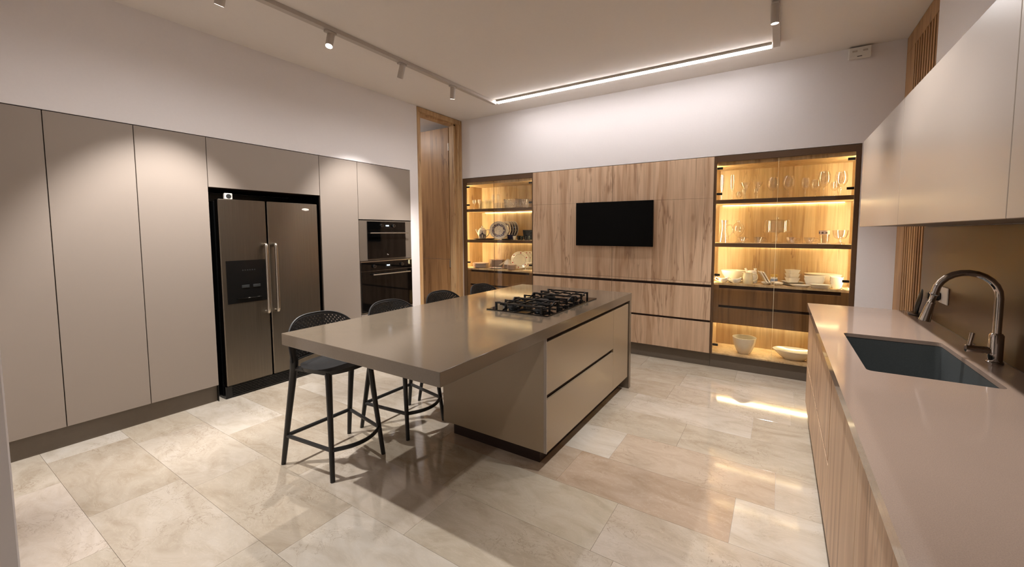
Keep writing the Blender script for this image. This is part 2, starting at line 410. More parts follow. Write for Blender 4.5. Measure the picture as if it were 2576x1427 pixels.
# door_1: tall timber doorway in the left wall with its leaf swung open
d1 = thing('door_1', 'tall oak door frame beside the oven tower with its leaf swung open', 'door', (0, 4.45, 0)); struct(d1); del d1['category']
f = B(); f.box(-0.16, 0.004, 4.021, 4.046, 0, 3.157, 0.002); f.box(-0.15, -0.008, 4.046, 4.084, 0, 3.10, 0.002); f.obj('jamb', 'oak_door', d1)
f = B(); f.box(-0.16, 0.004, 4.845, 4.882, 0, 3.157, 0.002); f.box(-0.13, -0.010, 4.80, 4.845, 0, 3.10, 0.002); f.box(-0.15, -0.05, 4.765, 4.80, 0, 3.10, 0.002); f.obj('jamb', 'oak_door', d1)
f = B(); f.box(-0.16, 0.004, 4.046, 4.845, 3.098, 3.157, 0.002); f.box(-0.15, -0.05, 4.046, 4.80, 3.075, 3.10, 0.001); f.obj('header', 'oak_door', d1)
leaf = B().box(-0.98, -0.17, 4.775, 4.815, 1.072, 3.07, 0.002).obj('leaf_panel', 'oak_mid', d1)
B().box(-0.98, -0.17, 4.775, 4.815, 0.01, 1.068, 0.002).obj('leaf_panel', 'oak_mid', d1)
for z in (0.95, 2.72): B().box(-0.172, -0.155, 4.765, 4.775, z, z + 0.11).tube([(-0.16, 4.766, z), (-0.16, 4.766, z + 0.11)], 0.008).obj('hinge', 'satin_metal', d1)

# door_2: floor-to-ceiling slatted timber door in the right wall
d2 = thing('door_2', 'floor to ceiling oak door with vertical slats in the right wall', 'door', (5.12, 4.47, 0)); struct(d2); del d2['category']
wbox('backing', (5.0905, 5.13, 4.062, YF, 0, ZC - 0.004), 'oak_darkened', d2)
wbox('post', (5.084, 5.0902, 4.635, YF - 0.002, 0, 3.02), 'oak_mid', d2, 0.002)
wbox('header', (5.084, 5.0902, 4.062, YF - 0.002, 3.02, 3.157), 'oak_mid', d2, 0.002)
sl = None
for i in range(9):
    y = 4.088 + i * 0.0635
    if sl is None: sl = B().box(-0.0025, 0.0025, -0.0155, 0.0155, 0, 3.018, 0.001).obj('slat', 'oak_mid', d2, abs_=False)
    else:
        s2 = sl.copy(); COL.objects.link(s2); sl2 = s2; s2.parent = d2
        s2.location = Vector((5.0875, y, 0)) - d2.location; continue
    sl.location = Vector((5.0875, y, 0)) - d2.location

# ================================================================= left run of tall cabinets
def tall_cabinet(name, label, y0, y1, z0, z1, doors, plinth=True):
    t = thing(name, label, 'cabinet', (-0.3, (y0 + y1) / 2, 0 if plinth else z0), group='tall taupe cabinets along the left wall')
    wbox('carcass', (-0.595, -0.022, y0 + 0.001, y1 - 0.001, z0, z1), 'groove_dark', t)
    for a, b in doors: wbox('door', (-0.021, 0.0, y0 + 0.0022, y1 - 0.0022, a + 0.002, b - 0.002), 'taupe_lacquer', t, 0.0012)
    if plinth: wbox('plinth', (-0.08, -0.05, y0, y1, 0, z0 - 0.001), 'plinth', t)
    return t
ZB, ZT = 0.152, 2.298
tall_cabinet('tall_cabinet', 'tall taupe cabinet at the far left, partly behind the white wall edge', 0.41, 0.846, ZB, ZT, [(ZB, ZT)])
tall_cabinet('tall_cabinet', 'tall taupe cabinet second from the left, darker top corner', 0.846, 1.277, ZB, ZT, [(ZB, ZT)])
tall_cabinet('tall_cabinet', 'tall taupe cabinet directly left of the refrigerator, brightest lit', 1.277, 1.717, ZB, ZT, [(ZB, ZT)])
bc = tall_cabinet('bridge_cabinet', 'wide low taupe cabinet above the refrigerator', 1.717, 2.678, 1.878, ZT, [(1.878, ZT)], plinth=False)
wbox('niche_shade_back', (-0.628, -0.624, 1.719, 2.676, 0.0, 1.877), 'black_plastic', bc)  # black boards stand in for the shade inside the refrigerator niche
wbox('niche_shade_side', (-0.62, -0.024, 1.7182, 1.722, 0.0, 1.877), 'black_plastic', bc); wbox('niche_shade_side', (-0.62, -0.024, 2.673, 2.6768, 0.0, 1.877), 'black_plastic', bc)
tall_cabinet('tall_cabinet', 'narrow tall taupe cabinet between refrigerator and ovens', 2.678, 3.119, ZB, ZT, [(ZB, ZT)])
t = thing('oven_tower', 'taupe oven tower cabinet at the end of the left run', 'cabinet', (-0.3, 3.5, 0), group='tall taupe cabinets along the left wall')
y0, y1 = 3.119, 3.884
f = B(); f.box(-0.595, -0.022, y0 + 0.001, y0 + 0.012, ZB, ZT); f.box(-0.595, -0.022, y1 - 0.012, y1 - 0.001, ZB, ZT); f.box(-0.595, -0.022, y0, y1, 1.645, ZT); f.box(-0.595, -0.022, y0, y1, ZB, 0.505); f.box(-0.595, -0.03, y0, y1, 1.135, 1.15); f.box(-0.595, -0.57, y0, y1, ZB, ZT)
f.obj('carcass', 'groove_dark', t)
wbox('door', (-0.021, 0, y0 + 0.0022, y1 - 0.002, 1.642, ZT - 0.002), 'taupe_lacquer', t, 0.0012)
wbox('drawer_front', (-0.021, 0, y0 + 0.0022, y1 - 0.002, ZB + 0.002, 0.515), 'taupe_lacquer', t, 0.0012)
wbox('plinth', (-0.08, -0.05, y0, y1, 0, ZB - 0.001), 'plinth', t)

# ---- refrigerator
fr = thing('refrigerator', 'stainless side by side refrigerator with water dispenser and two bar handles', 'refrigerator', (-0.3, 2.2, 0))
wbox('body', (-0.62, -0.055, 1.765, 2.635, 0.02, 1.765), 'black_plastic', fr, 0.004)
f = B().box(-0.30, -0.012, 1.768, 2.632, 0.0, 0.112, 0.004)
for i in range(6): f.box(-0.012, -0.004, 1.82, 2.60, 0.018 + i * 0.015, 0.025 + i * 0.015)
f.obj('grille', 'black_plastic', fr)
def fr_door(a, b, hy, disp):
    d = wbox('door', (-0.05, 0.022, a, b, 0.122, 1.783), 'brushed_steel', fr, 0.006)
    p = curve_pts([(0.02, hy, 0.745), (0.055, hy, 0.742), (0.078, hy, 0.775), (0.08, hy, 1.05), (0.078, hy, 1.345), (0.055, hy, 1.378), (0.02, hy, 1.375)], 6)
    B().tube(p, 0.0145, 12).obj('handle', 'satin_metal', d, True)
    if disp:
        dp = wbox('dispenser', (0.0215, 0.026, a + 0.035, 2.122, 0.855, 1.24), 'black_plastic', d)
        return dp
    return d
dp = fr_door(1.77, 2.142, 2.108, True)
dr = fr_door(2.154, 2.63, 2.19, False)
def disc_x(x, y, z, r, h, n=12):
    return B().lathe([(0, 0), (r, 0), (r, h), (0, h)], n).xf(Matrix.Translation((x, y, z)) @ Matrix.Rotation(PI / 2, 4, 'Y'))
fr_left = dp.parent
for i in range(6):
    b_ = disc_x(0.026, 1.93 + i * 0.019, 1.15, 0.006, 0.002, 10); b_.obj('button', 'burner_alloy', fr_left)
for y in (1.915, 2.005): B().box(0.0262, 0.034, y, y + 0.06, 0.99, 1.015, 0.002).obj('paddle', 'burner_alloy', fr_left)
B().box(0.0262, 0.042, 1.87, 2.07, 0.892, 0.899, 0.002).obj('drip_tray', 'black_glass', fr_left)
B().lathe([(0, 0.003), (0.018, 0.003), (0.0215, 0.0), (0.0, 0.0)], 20).xf(Matrix.Translation((0.0222, 2.508, 1.722)) @ Matrix.Rotation(PI / 2, 4, 'Y') @ Matrix.Diagonal((0.62, 1.7, 1, 1))).obj('badge', 'white_plastic', dr, True)
g = thing('dial_gauge', 'small white timer with a round dial on top of the refrigerator', 'timer', (-0.04, 1.87, 1.784))
B().box(-0.055, -0.025, 1.84, 1.9, 1.785, 1.84, 0.004).obj('case', 'white_plastic', g)
disc_x(-0.025, 1.87, 1.812, 0.02, 0.002, 16).obj('dial', 'burner_alloy', g)

# ---- ovens
def oven(name, label, y0, y1, z0, z1, panel_h, side, disp_y):
    o = thing(name, label, 'oven', (-0.25, (y0 + y1) / 2, z0))
    wbox('body', (-0.55, -0.032, y0 + 0.02, y1 - 0.02, z0 + 0.01, z1 - 0.01), 'black_plastic', o)
    wbox('trim', (-0.03, -0.008, y0, y1, z0, z1), 'satin_metal' if not side else 'taupe_shade', o, 0.001)
    a, b = (y0 + 0.103, y1 - 0.098) if side else (y0 + 0.008, y1 - 0.004)
    wbox('control_panel', (-0.008, 0.004, a, b, z1 - panel_h, z1 - 0.012), 'black_glass', o, 0.001)
    d = wbox('door', (-0.008, 0.004, a, b, z0 + (0.022 if side else 0.012), z1 - panel_h - 0.004), 'black_glass', o, 0.001)
    hz = z1 - panel_h - (0.035 if side else 0.045); ha, hb = a + (0.012 if side else 0.13), b - (-0.008 if side else 0.06)
    f = B().tube([(0.042, ha, hz), (0.042, hb, hz)], (0.0075), 10)
    for yy in (ha + 0.03, hb - 0.03): f.box(0.0, 0.042, yy - 0.006, yy + 0.006, hz - 0.006, hz + 0.006)
    f.obj('handle', 'satin_metal', d, True)
    zk = z1 - panel_h / 2 - 0.004
    dx = 0.088 if side else 0.205
    for yy in (disp_y - dx, disp_y + dx):
        kn = B().lathe([(0, 0), (0.02, 0), (0.018, 0.02), (0.0, 0.02)], 18).xf(Matrix.Translation((0.004, yy, zk)) @ Matrix.Rotation(PI / 2, 4, 'Y')).obj('knob', 'black_plastic', o, True)
        B().lathe([(0.0165, 0), (0.0185, 0), (0.0175, 0.003), (0.0155, 0.003)], 18).xf(Matrix.Translation((0.0245, yy, zk)) @ Matrix.Rotation(PI / 2, 4, 'Y')).obj('ring', 'chrome', kn, True)
    dsp = wbox('display', (0.004, 0.0052, disp_y - 0.043, disp_y + 0.043, zk - 0.03, zk + 0.022), 'black_plastic', o)
    R = Matrix.Translation((0.0056, disp_y, zk)) @ Matrix.Rotation(PI / 2, 4, 'Z') @ Matrix.Rotation(PI / 2, 4, 'X')
    text_mesh('12:00', 0.022, 'digit_blue', dsp, R)
    return o, d
o, d = oven('compact_oven', 'black glass compact oven with taupe side strips, above the larger oven', 3.126, 3.882, 1.152, 1.632, 0.115, True, 3.505)
text_mesh('Te', 0.024, 'spot_white', d, Matrix.Translation((0.0045, 3.505, 1.215)) @ Matrix.Rotation(PI / 2, 4, 'Z') @ Matrix.Rotation(PI / 2, 4, 'X'))
oven('built_in_oven', 'larger black glass oven with long bar handle, below the compact oven', 3.128, 3.882, 0.522, 1.145, 0.118, False, 3.505)

# ================================================================= far wall cabinets in oak
def wood_unit(label, x0, x1):
    t = thing('oak_cabinet', label, 'cabinet', ((x0 + x1) / 2, 5.1, 0), group='oak cabinets on the far wall')
    wbox('carcass', (x0 + 0.001, x1 - 0.001, YF + 0.022, 5.355, 0.158, 2.298), 'dark_frame', t)
    f0, f1 = YF, YF + 0.021
    for za, zb in ((0.885, 0.92), (0.496, 0.525)): wbox('handle_channel', (x0 + 0.012, x1 - 0.012, YF + 0.018, YF + 0.0219, za, zb), 'groove_dark', t)
    wbox('upper_door', (x0 + 0.0011, x1 - 0.0011, f0, f1, 1.8605, 2.297), 'oak', t, 0.001)
    wbox('door', (x0 + 0.0011, x1 - 0.0011, f0, f1, 0.9455, 1.8585), 'oak', t, 0.001)
    wbox('rail', (x0, x1, f0 - 0.004, f1, 0.918, 0.943), 'oak', t, 0.001)
    wbox('drawer_front', (x0 + 0.0011, x1 - 0.0011, f0, f1, 0.523, 0.887), 'oak', t, 0.001)
    wbox('drawer_front', (x0 + 0.0011, x1 - 0.0011, f0, f1, 0.158, 0.498), 'oak', t, 0.001)
    wbox('plinth', (x0, x1, YF + 0.045, YF + 0.06, 0, 0.156), 'plinth', t)
wood_unit('oak cabinet left of the seam behind the television', 1.270, 2.419)
wood_unit('oak cabinet right of the seam behind the television, next to the wide lit display', 2.421, 3.566)

def vitrine(label, x0, x1, xi0, xi1, two_doors, low_open, mid):
    t = thing('display_cabinet', label, 'cabinet', ((x0 + x1) / 2, 5.1, 0), group='lit glass display cabinets on the far wall')
    yb = 5.33
    f0 = YF
    for s_, (o0, o1) in ((1, (x0, xi0)), (-1, (x1, xi1))):
        def bx(n, a, b_, y0, y1, z0, z1, m, bv=0.0): return wbox(n, (min(a, b_), max(a, b_), y0, y1, z0, z1), m, t, bv)
        sd = bx('side_panel', o0, o0 + s_ * 0.004, f0, yb + 0.02, 0.158, 2.298, 'dark_frame')
        bx('stile', o0 + s_ * 0.0041, o1, f0, f0 + 0.026, 0.158, 2.298, 'dark_frame', 0.001)
        bx('side_lining', o0 + s_ * 0.0042, o0 + s_ * 0.0065, f0 + 0.027, yb, 0.17, 2.236, 'oak_warm')
        wd = min(abs(o1 - o0) - 0.008, 0.016)
        for za, zb_ in ((0.95, 1.33), (1.38, 1.79), (1.845, 2.195)):
            bx('led_strip', o0 + s_ * 0.0068, o0 + s_ * (0.0068 + wd), f0 + 0.0265, f0 + 0.0295, za, zb_, 'led_warm')
    wbox('top_panel', (x0 + 0.0041, x1 - 0.0041, f0 + 0.027, yb, 2.236, 2.298), 'dark_frame', t, 0.001)
    wbox('top_lining', (x0 + 0.0068, x1 - 0.0068, f0 + 0.031, yb, 2.2, 2.2355), 'oak_warm', t)
    wbox('top_rail', (xi0, xi1, f0, f0 + 0.0265, 2.236, 2.298), 'dark_frame', t, 0.001)
    wbox('bottom_rail', (xi0, xi1, f0 + 0.010, f0 + 0.0295, 0.158, 0.172), 'oak_warm', t)
    wbox('back_panel', (x0 + 0.0041, x1 - 0.0041, yb, yb + 0.02, 0.165, 2.236), 'oak_warm', t)
    wbox('plinth', (x0, x1, YF + 0.045, YF + 0.06, 0, 0.156), 'plinth', t)
    wbox('base_panel', (x0 + 0.0068, x1 - 0.0068, f0 + 0.03, yb, 0.158, 0.172), 'oak_warm', t)
    def led(z, depth=0.075, y=None):
        y = yb - 0.014
        wbox('led_strip', (xi0 + 0.02, xi1 - 0.02, y, y + 0.010, z - 0.004, z - 0.0005), 'led_soft', t)
    for a, b in ((1.80, 1.838), (1.337, 1.376)):
        sh = wbox('shelf', (x0 + 0.0068, x1 - 0.0068, f0 + 0.035, yb - 0.001, a, b), 'oak_warm', t)
        wbox('shelf_edge', (x0 + 0.0068, x1 - 0.0068, f0 + 0.0305, f0 + 0.035, a - 0.004, b), 'dark_frame', sh)
        led(a)
    wbox('drawer_top', (x0 + 0.0068, x1 - 0.0068, f0 + 0.0305, yb, 0.921, 0.945), 'oak_warm', t)
    wbox('drawer_box', (xi0 + 0.004, xi1 - 0.004, f0 + 0.05, yb, 0.503, 0.92), 'groove_dark', t)
    i0, i1 = xi0 + 0.05, xi1 - 0.06
    wbox('stile', (xi0, i0, f0 + 0.02, f0 + 0.05, 0.503, 0.92), 'oak_darkened', t); wbox('stile', (i1, xi1, f0 + 0.02, f0 + 0.05, 0.503, 0.92), 'oak_darkened', t)  # stiles and drawers sit unlit; that shade is put into the oak colour
    wbox('drawer_front', (i0, i1, f0 + 0.022, f0 + 0.05, 0.703, 0.885), 'oak_darkened', t, 0.001)
    wbox('drawer_front', (i0, i1, f0 + 0.022, f0 + 0.05, 0.503, 0.675), 'oak_darkened', t, 0.001)
    wbox('led_strip', (xi0 + 0.02, xi1 - 0.02, yb - 0.02, yb - 0.012, 0.499, 0.5025), 'led_warm', t)
    xs = [xi0, mid, xi1] if two_doors else [xi0, xi1]
    for i, (a, b) in enumerate(zip(xs, xs[1:])):
        d = wbox('glass_door', (a + 0.003, b - 0.003, f0 + 0.002, f0 + 0.008, 0.178, 2.233), 'pane_glass', t)
        hx = a + 0.003 if i == 0 else b - 0.003
        for z in (2.17, 1.90, 1.03, 0.26):
            s = 1 if i == 0 else -1
            sides = [(hx, s)] if two_doors else [(a + 0.003, 1), (b - 0.003, -1)]
            for hx2, s2 in sides:
                B().box(min(hx2, hx2 + s2 * 0.055), max(hx2, hx2 + s2 * 0.055), f0 + 0.0085, f0 + 0.022, z - 0.012, z + 0.012, 0.001).obj('hinge', 'black_plastic', d)
    if two_doors: wbox('door_edge', (mid - 0.0016, mid + 0.0016, f0 + 0.0015, f0 + 0.0085, 0.178, 2.233), 'cream_glass' if low_open else 'dark_frame', t)
    return t
vitrine('narrow lit glass display cabinet beside the oak doorway', 0.009, 1.268, 0.072, 1.257, True, False, 0.60)
vitrine('wide lit glass display cabinet beside the upper sink cabinets', 3.568, 4.811, 3.592, 4.772, True, True, 4.16)

tv = thing('television', 'black flat television mounted on the oak cabinets', 'television', (2.43, 4.86, 1.6))
wbox('housing', (1.945, 2.928, 4.845, YF - 0.001, 1.322, 1.862), 'screen_black', tv, 0.003)
wbox('screen', (1.952, 2.921, 4.843, 4.8449, 1.332, 1.855), 'screen_black', tv)

# ================================================================= island
isl = thing('island_cabinet', 'taupe kitchen island cabinet with wide drawers below the hob', 'cabinet', (2.55, 3.05, 0))
wbox('carcass', (2.145, 2.968, 2.312, 3.832, 0.12, 0.848), 'groove_dark', isl)
wbox('end_panel', (2.122, 2.972, 2.292, 2.311, 0.118, 0.849), 'island_lacquer', isl, 0.001)
wbox('end_panel_edge', (2.9725, 2.992, 2.292, 2.2985, 0.118, 0.849), 'upper_lacquer', isl)
wbox('back_panel', (2.122, 2.144, 2.3115, 3.832, 0.118, 0.849), 'island_lacquer', isl, 0.001)
wbox('drawer_front', (2.9725, 2.990, 2.300, 3.443, 0.490, 0.822), 'island_lacquer', isl, 0.0012)
wbox('drawer_front', (2.9725, 2.990, 2.300, 3.443, 0.120, 0.458), 'island_lacquer', isl, 0.0012)
wbox('side_panel', (2.969, 2.990, 3.446, 3.828, 0.120, 0.822), 'island_lacquer', isl, 0.0012)
wbox('plinth', (2.155, 2.90, 2.365, 3.83, 0.0, 0.117), 'groove_dark', isl)
wt = thing('island_worktop', 'thick polished taupe stone island worktop with a waterfall end', 'worktop', (2.4, 2.6, 0.85))
wbox('slab', (1.751, 3.0, 1.399, 3.895, 0.85, 0.917), 'quartz_island', wt, 0.0015)
wbox('waterfall_end', (2.122, 2.999, 3.845, 3.894, 0.0, 0.8495), 'quartz_island', wt, 0.001)

hob = thing('gas_hob', 'black glass gas hob with cast iron grates on the island', 'hob', (2.585, 2.98, 0.917))
HX0, HX1, HY0, HY1, HZ = 2.322, 2.850, 2.55, 3.405, 0.9175
wbox('glass_plate', (HX0, HX1, HY0, HY1, HZ, HZ + 0.007), 'black_glass', hob, 0.002)
hz = HZ + 0.007
def burner(x, y, r):
    b = B().lathe([(0, 0), (r * 1.15, 0), (r * 1.15, 0.006), (r * 0.85, 0.009), (r * 0.8, 0.018), (0, 0.018)], 24, x, y, hz).obj('burner', 'burner_alloy', hob, True)
    B().lathe([(0, 0.018), (r * 0.9, 0.018), (r * 0.92, 0.024), (r * 0.7, 0.028), (0, 0.028)], 24, x, y, hz).obj('burner_cap', 'cast_iron', b, True)
for x, y, r in ((2.46, 2.70, 0.038), (2.70, 2.70, 0.045), (2.55, 2.98, 0.062), (2.46, 3.26, 0.045), (2.70, 3.26, 0.034)): burner(x, y, r)
def grate(ya, yb, cs):
    f = B(); zt = hz + 0.045; xa, xb = 2.385, 2.775
    def bar(p, q, w=0.006, h=0.0075): f.tube([Vector(p), Vector(q)], [(h, w)] * 2, 4)
    ym = (ya + yb) / 2; q = (yb - ya) * 0.27
    for y in (ya, yb): bar((xa, y, zt), (xb, y, zt))
    for x, s in ((xa, 1), (xb, -1)):
        for y in (ya, yb, ym): f.box(x - 0.0065, x + 0.0065, y - 0.0065, y + 0.0065, hz, zt + 0.006)
        for y0, y1 in ((ya, ya + q), (yb, yb - q)):
            bar((x, y0, zt), (x + s * 0.012, y0 + (y1 - y0) * 0.35, zt)); bar((x + s * 0.012, y0 + (y1 - y0) * 0.35, zt), (x + s * 0.02, y1, zt - 0.026))
        bar((x + s * 0.02, ya + q, zt - 0.026), (x, ym, zt - 0.026)); bar((x, ym, zt - 0.026), (x + s * 0.02, yb - q, zt - 0.026))
        bar((x, ym, zt), (x + s * 0.085, ym, zt))
    for cx, cy in cs:
        R = 0.1 if len(cs) > 1 else 0.13
        for k in range(8):
            a = PI / 4 * k; e = [cx + R * math.cos(a), cy + R * math.sin(a)]; e[0] = min(max(e[0], xa), xb); e[1] = min(max(e[1], ya), yb)
            if k % 2: bar((cx + 0.05 * math.cos(a), cy + 0.05 * math.sin(a), zt - 0.012), (e[0], e[1], zt - 0.02), 0.005, 0.006)
            else: bar((cx + 0.032 * math.cos(a), cy + 0.032 * math.sin(a), zt), (e[0], e[1], zt))
    xm = (xa + xb) / 2
    if len(cs) > 1: bar((xm, ya, zt), (xm, yb, zt))
    f.obj('grate', 'cast_iron', hob)
grate(2.59, 2.832, ((2.46, 2.70), (2.70, 2.70))); grate(2.847, 3.113, ((2.55, 2.98),)); grate(3.13, 3.37, ((2.46, 3.26), (2.70, 3.26)))
for i in range(5): B().lathe([(0, 0), (0.017, 0), (0.015, 0.018), (0, 0.018)], 16, 2.818, 2.80 + i * 0.09, hz).obj('knob', 'black_plastic', hob, True)

# ================================================================= bar stools
def make_stool():
    t = thing('bar_stool', 'x', 'stool', (0, 0, 0), group='dark grey bar stools along the island')
    # seat: dished rounded slab
    f = B(); nx, ny = 14, 14; top = []
    def edge(u, v):   # square to rounded trapezoid
        a = u * math.sqrt(1 - 0.42 * v * v); b = v * math.sqrt(1 - 0.42 * u * u)
        x = 0.042 + a * 0.172; hw = 0.190 - 0.012 * a
        return x, b * hw / 0.80 * 0.86
    for i in range(nx + 1):
        row = []
        for j in range(ny + 1):
            u = -1 + 2 * i / nx; v = -1 + 2 * j / ny; x, y = edge(u, v); r = max(abs(u), abs(v))
            z = 0.668 - 0.016 * (1 - r ** 2.5) - 0.012 * max(0, u) ** 3
            row.append(f.bm.verts.new((x, y, z)))
        top.append(row)
    bot = [[f.bm.verts.new((v.co.x * 0.985, v.co.y * 0.97, min(v.co.z - 0.012, 0.648) if 0 < i < nx and 0 < j < ny else v.co.z - 0.026)) for j, v in enumerate(r)] for i, r in enumerate(top)]
    for G, fl in ((top, 0), (bot, 1)):
        for i in range(nx):
            for j in range(ny): f.bm.faces.new((G[i][j], G[i + 1][j], G[i + 1][j + 1], G[i][j + 1]))
    ring = lambda G: [G[i][0] for i in range(nx)] + [G[nx][j] for j in range(ny)] + [G[i][ny] for i in range(nx, 0, -1)] + [G[0][j] for j in range(ny, 0, -1)]
    A, C = ring(top), ring(bot)
    for k in range(len(A)): f.bm.faces.new((A[k], A[(k + 1) % len(A)], C[(k + 1) % len(A)], C[k]))
    f.obj('seat', 'stool_resin', t, True, abs_=False)
    # backrest: perforated curved shell
    HW = 0.238
    def zt(y): return 0.82 + 0.131 * (max(0, 1 - (abs(y) / HW) ** 2.8)) ** 0.62
    def zb(y): return 0.692 + 0.004 * math.cos(y / HW * PI / 2)
    def surf(u, v, off=0.0):
        y = u * HW; z = zb(y) + v * (zt(y) - zb(y))
        x = -0.132 - 0.075 * (z - 0.67) / 0.29 + 0.070 * abs(u) ** 2.3 - off
        return Vector((x, y * (1 - 0.05 * abs(u)), z))
    f = B(); nu, nv = 40, 17
    V = [[f.bm.verts.new(surf(-1 + 2 * i / nu, j / nv)) for j in range(nv + 1)] for i in range(nu + 1)]
    for i in range(nu):
        for j in range(nv):
            q = (V[i][j], V[i + 1][j], V[i + 1][j + 1], V[i][j + 1])
            if (i + j) % 2 == 0 and 1 <= j < nv - 1 and 2 <= i < nu - 2:
                cu, cv = -1 + 2 * (i + 0.5) / nu, (j + 0.5) / nv; h = []
                for k in range(8):
                    a = 2 * PI * (k + 0.5) / 8 + PI; h.append(f.bm.verts.new(surf(cu + 0.66 * math.cos(a) / nu, cv + 0.33 * math.sin(a) / nv)))
                # h[0] at angle 202deg ... corners: (-,-) (+,-) (+,+) (-,+)
                f.bm.faces.new((q[0], h[1], h[0])); f.bm.faces.new((q[0], q[1], h[2], h[1])); f.bm.faces.new((q[1], h[3], h[2]))
                f.bm.faces.new((q[1], q[2], h[4], h[3])); f.bm.faces.new((q[2], h[5], h[4])); f.bm.faces.new((q[2], q[3], h[6], h[5]))
                f.bm.faces.new((q[3], h[7], h[6])); f.bm.faces.new((q[3], q[0], h[0], h[7]))
            else: f.bm.faces.new(q)
    f.obj('backrest', 'stool_resin', t, True, solid=0.007, abs_=False)
    f = B(); loop = [surf(-1 + 2 * i / 40, 0) for i in range(41)] + [surf(1, 0.5)] + [surf(1 - 2 * i / 40, 1) for i in range(41)] + [surf(-1, 0.5)]
    f.tube(loop, 0.0062, 6, closed=True); f.obj('back_rim', 'stool_resin', t, True, abs_=False)
    for s in (-1, 1):
        f = B(); p = curve_pts([(-0.218, s * 0.229, 0), (-0.168, s * 0.214, 0.30), (-0.112, s * 0.201, 0.60), (-0.082, s * 0.208, 0.70), (-0.096, s * 0.213, 0.83)], 5)
        k = len(p); f.tube(p, [(0.012 + 0.007 * min(1, i / (k * .6)), 0.014 + 0.010 * min(1, i / (k * .6))) if i < k * .75 else (0.015 - 0.004 * (i / k), 0.02) for i in range(k)], 8)
        f.tube([(-0.108, s * 0.198, 0.645), (0.0, s * 0.178, 0.645), (0.14, s * 0.15, 0.638)], [(0.02, 0.012), (0.012, 0.012), (0.010, 0.012)], 8)
        f.obj('leg', 'stool_resin', t, True, abs_=False)
        f = B(); f.tube([(0.236, s * 0.178, 0), (0.20, s * 0.158, 0.32), (0.172, s * 0.142, 0.605), (0.155, s * 0.134, 0.645)], [(0.013, 0.014), (0.0155, 0.016), (0.018, 0.019), (0.02, 0.022)], 8)
        f.obj('leg', 'stool_resin', t, True, abs_=False)
        B().tube([(-0.186, s * 0.219, 0.195), (0.216, s * 0.167, 0.185)], [(0.013, 0.011)] * 2, 8).obj('stretcher', 'stool_resin', t, True, abs_=False)
    B().tube([(-0.186, -0.219, 0.195), (-0.186, 0.219, 0.195)], [(0.013, 0.011)] * 2, 8).obj('stretcher', 'stool_resin', t, True, abs_=False)
    B().tube(curve_pts([(0.216, -0.167, 0.185), (0.262, -0.08, 0.183), (0.276, 0, 0.182), (0.262, 0.08, 0.183), (0.216, 0.167, 0.185)], 5), [(0.013, 0.012)] * 21, 8).obj('footrest', 'stool_resin', t, True, abs_=False)
    return t
st = make_stool()
SY = [1.735, 2.298, 2.865, 3.445]
SL = ['dark grey bar stool nearest the camera, back perforated with light holes', 'dark grey bar stool second along the island, in front of the ovens', 'dark grey bar stool third along the island, in front of the oak doorway', 'dark grey bar stool farthest away, in front of the narrow lit display']
for i in range(4):
    if i: dup(st, (1.703, SY[i], 0), label=SL[i])
st.location = (1.703, SY[0], 0); st['label'] = SL[0]
# ================================================================= right side: base units, worktop, sink, tap, wall units
def base_unit(label, y0, y1, fronts):
    t = thing('base_cabinet', label, 'cabinet', (4.75, (y0 + y1) / 2, 0), group='oak base cabinets under the sink worktop')
    f = B(); f.box(4.442, 5.06, y0 + 0.001, y0 + 0.018, 0.10, 0.66); f.box(4.442, 5.06, y1 - 0.018, y1 - 0.001, 0.10, 0.868 if y1 > 3 else 0.66); f.box(4.442, 5.06, y0 + 0.001, y1 - 0.001, 0.10, 0.116); f.box(5.045, 5.06, y0 + 0.001, y1 - 0.001, 0.10, 0.66); f.box(4.455, 4.47, y0 + 0.001, y1 - 0.001, 0.10, 0.868)
    f.obj('carcass', 'dark_frame', t)
    for n, a, b, z0, z1 in fronts: wbox(n, (4.420, 4.441, a, b, z0, z1), 'oak', t, 0.001)
    wbox('plinth', (4.47, 4.485, y0, y1, 0, 0.099), 'groove_dark', t)
    return t
base_unit('wide oak base cabinet with two drawers at the far end of the sink run', 2.43, 4.085, [('drawer_front', 2.452, 4.083, 0.432, 0.832), ('drawer_front', 2.432, 4.083, 0.102, 0.416)])
base_unit('oak base cabinet below the near end of the sink', 1.705, 2.43, [('door', 1.707, 2.428, 0.102, 0.832)])
base_unit('oak base cabinet third from the far end of the sink run, nearer the camera', 0.98, 1.705, [('door', 0.982, 1.703, 0.102, 0.832)])
base_unit('oak base cabinet fourth from the far end of the sink run, beside the camera', 0.255, 0.98, [('door', 0.257, 0.978, 0.102, 0.832)])
SX0, SX1, SY0, SY1 = 4.527, 4.940, 2.335, 3.062
cw = thing('sink_worktop', 'long polished taupe stone worktop holding the sink', 'worktop', (4.75, 2.0, 0.872))
def rrect(x0, x1, y0, y1, r, n=5):
    pts = []
    for cx, cy, a0 in ((x1 - r, y1 - r, 0), (x0 + r, y1 - r, PI / 2), (x0 + r, y0 + r, PI), (x1 - r, y0 + r, 1.5 * PI)):
        for k in range(n + 1): a = a0 + PI / 2 * k / n; pts.append((cx + r * math.cos(a), cy + r * math.sin(a)))
    return pts
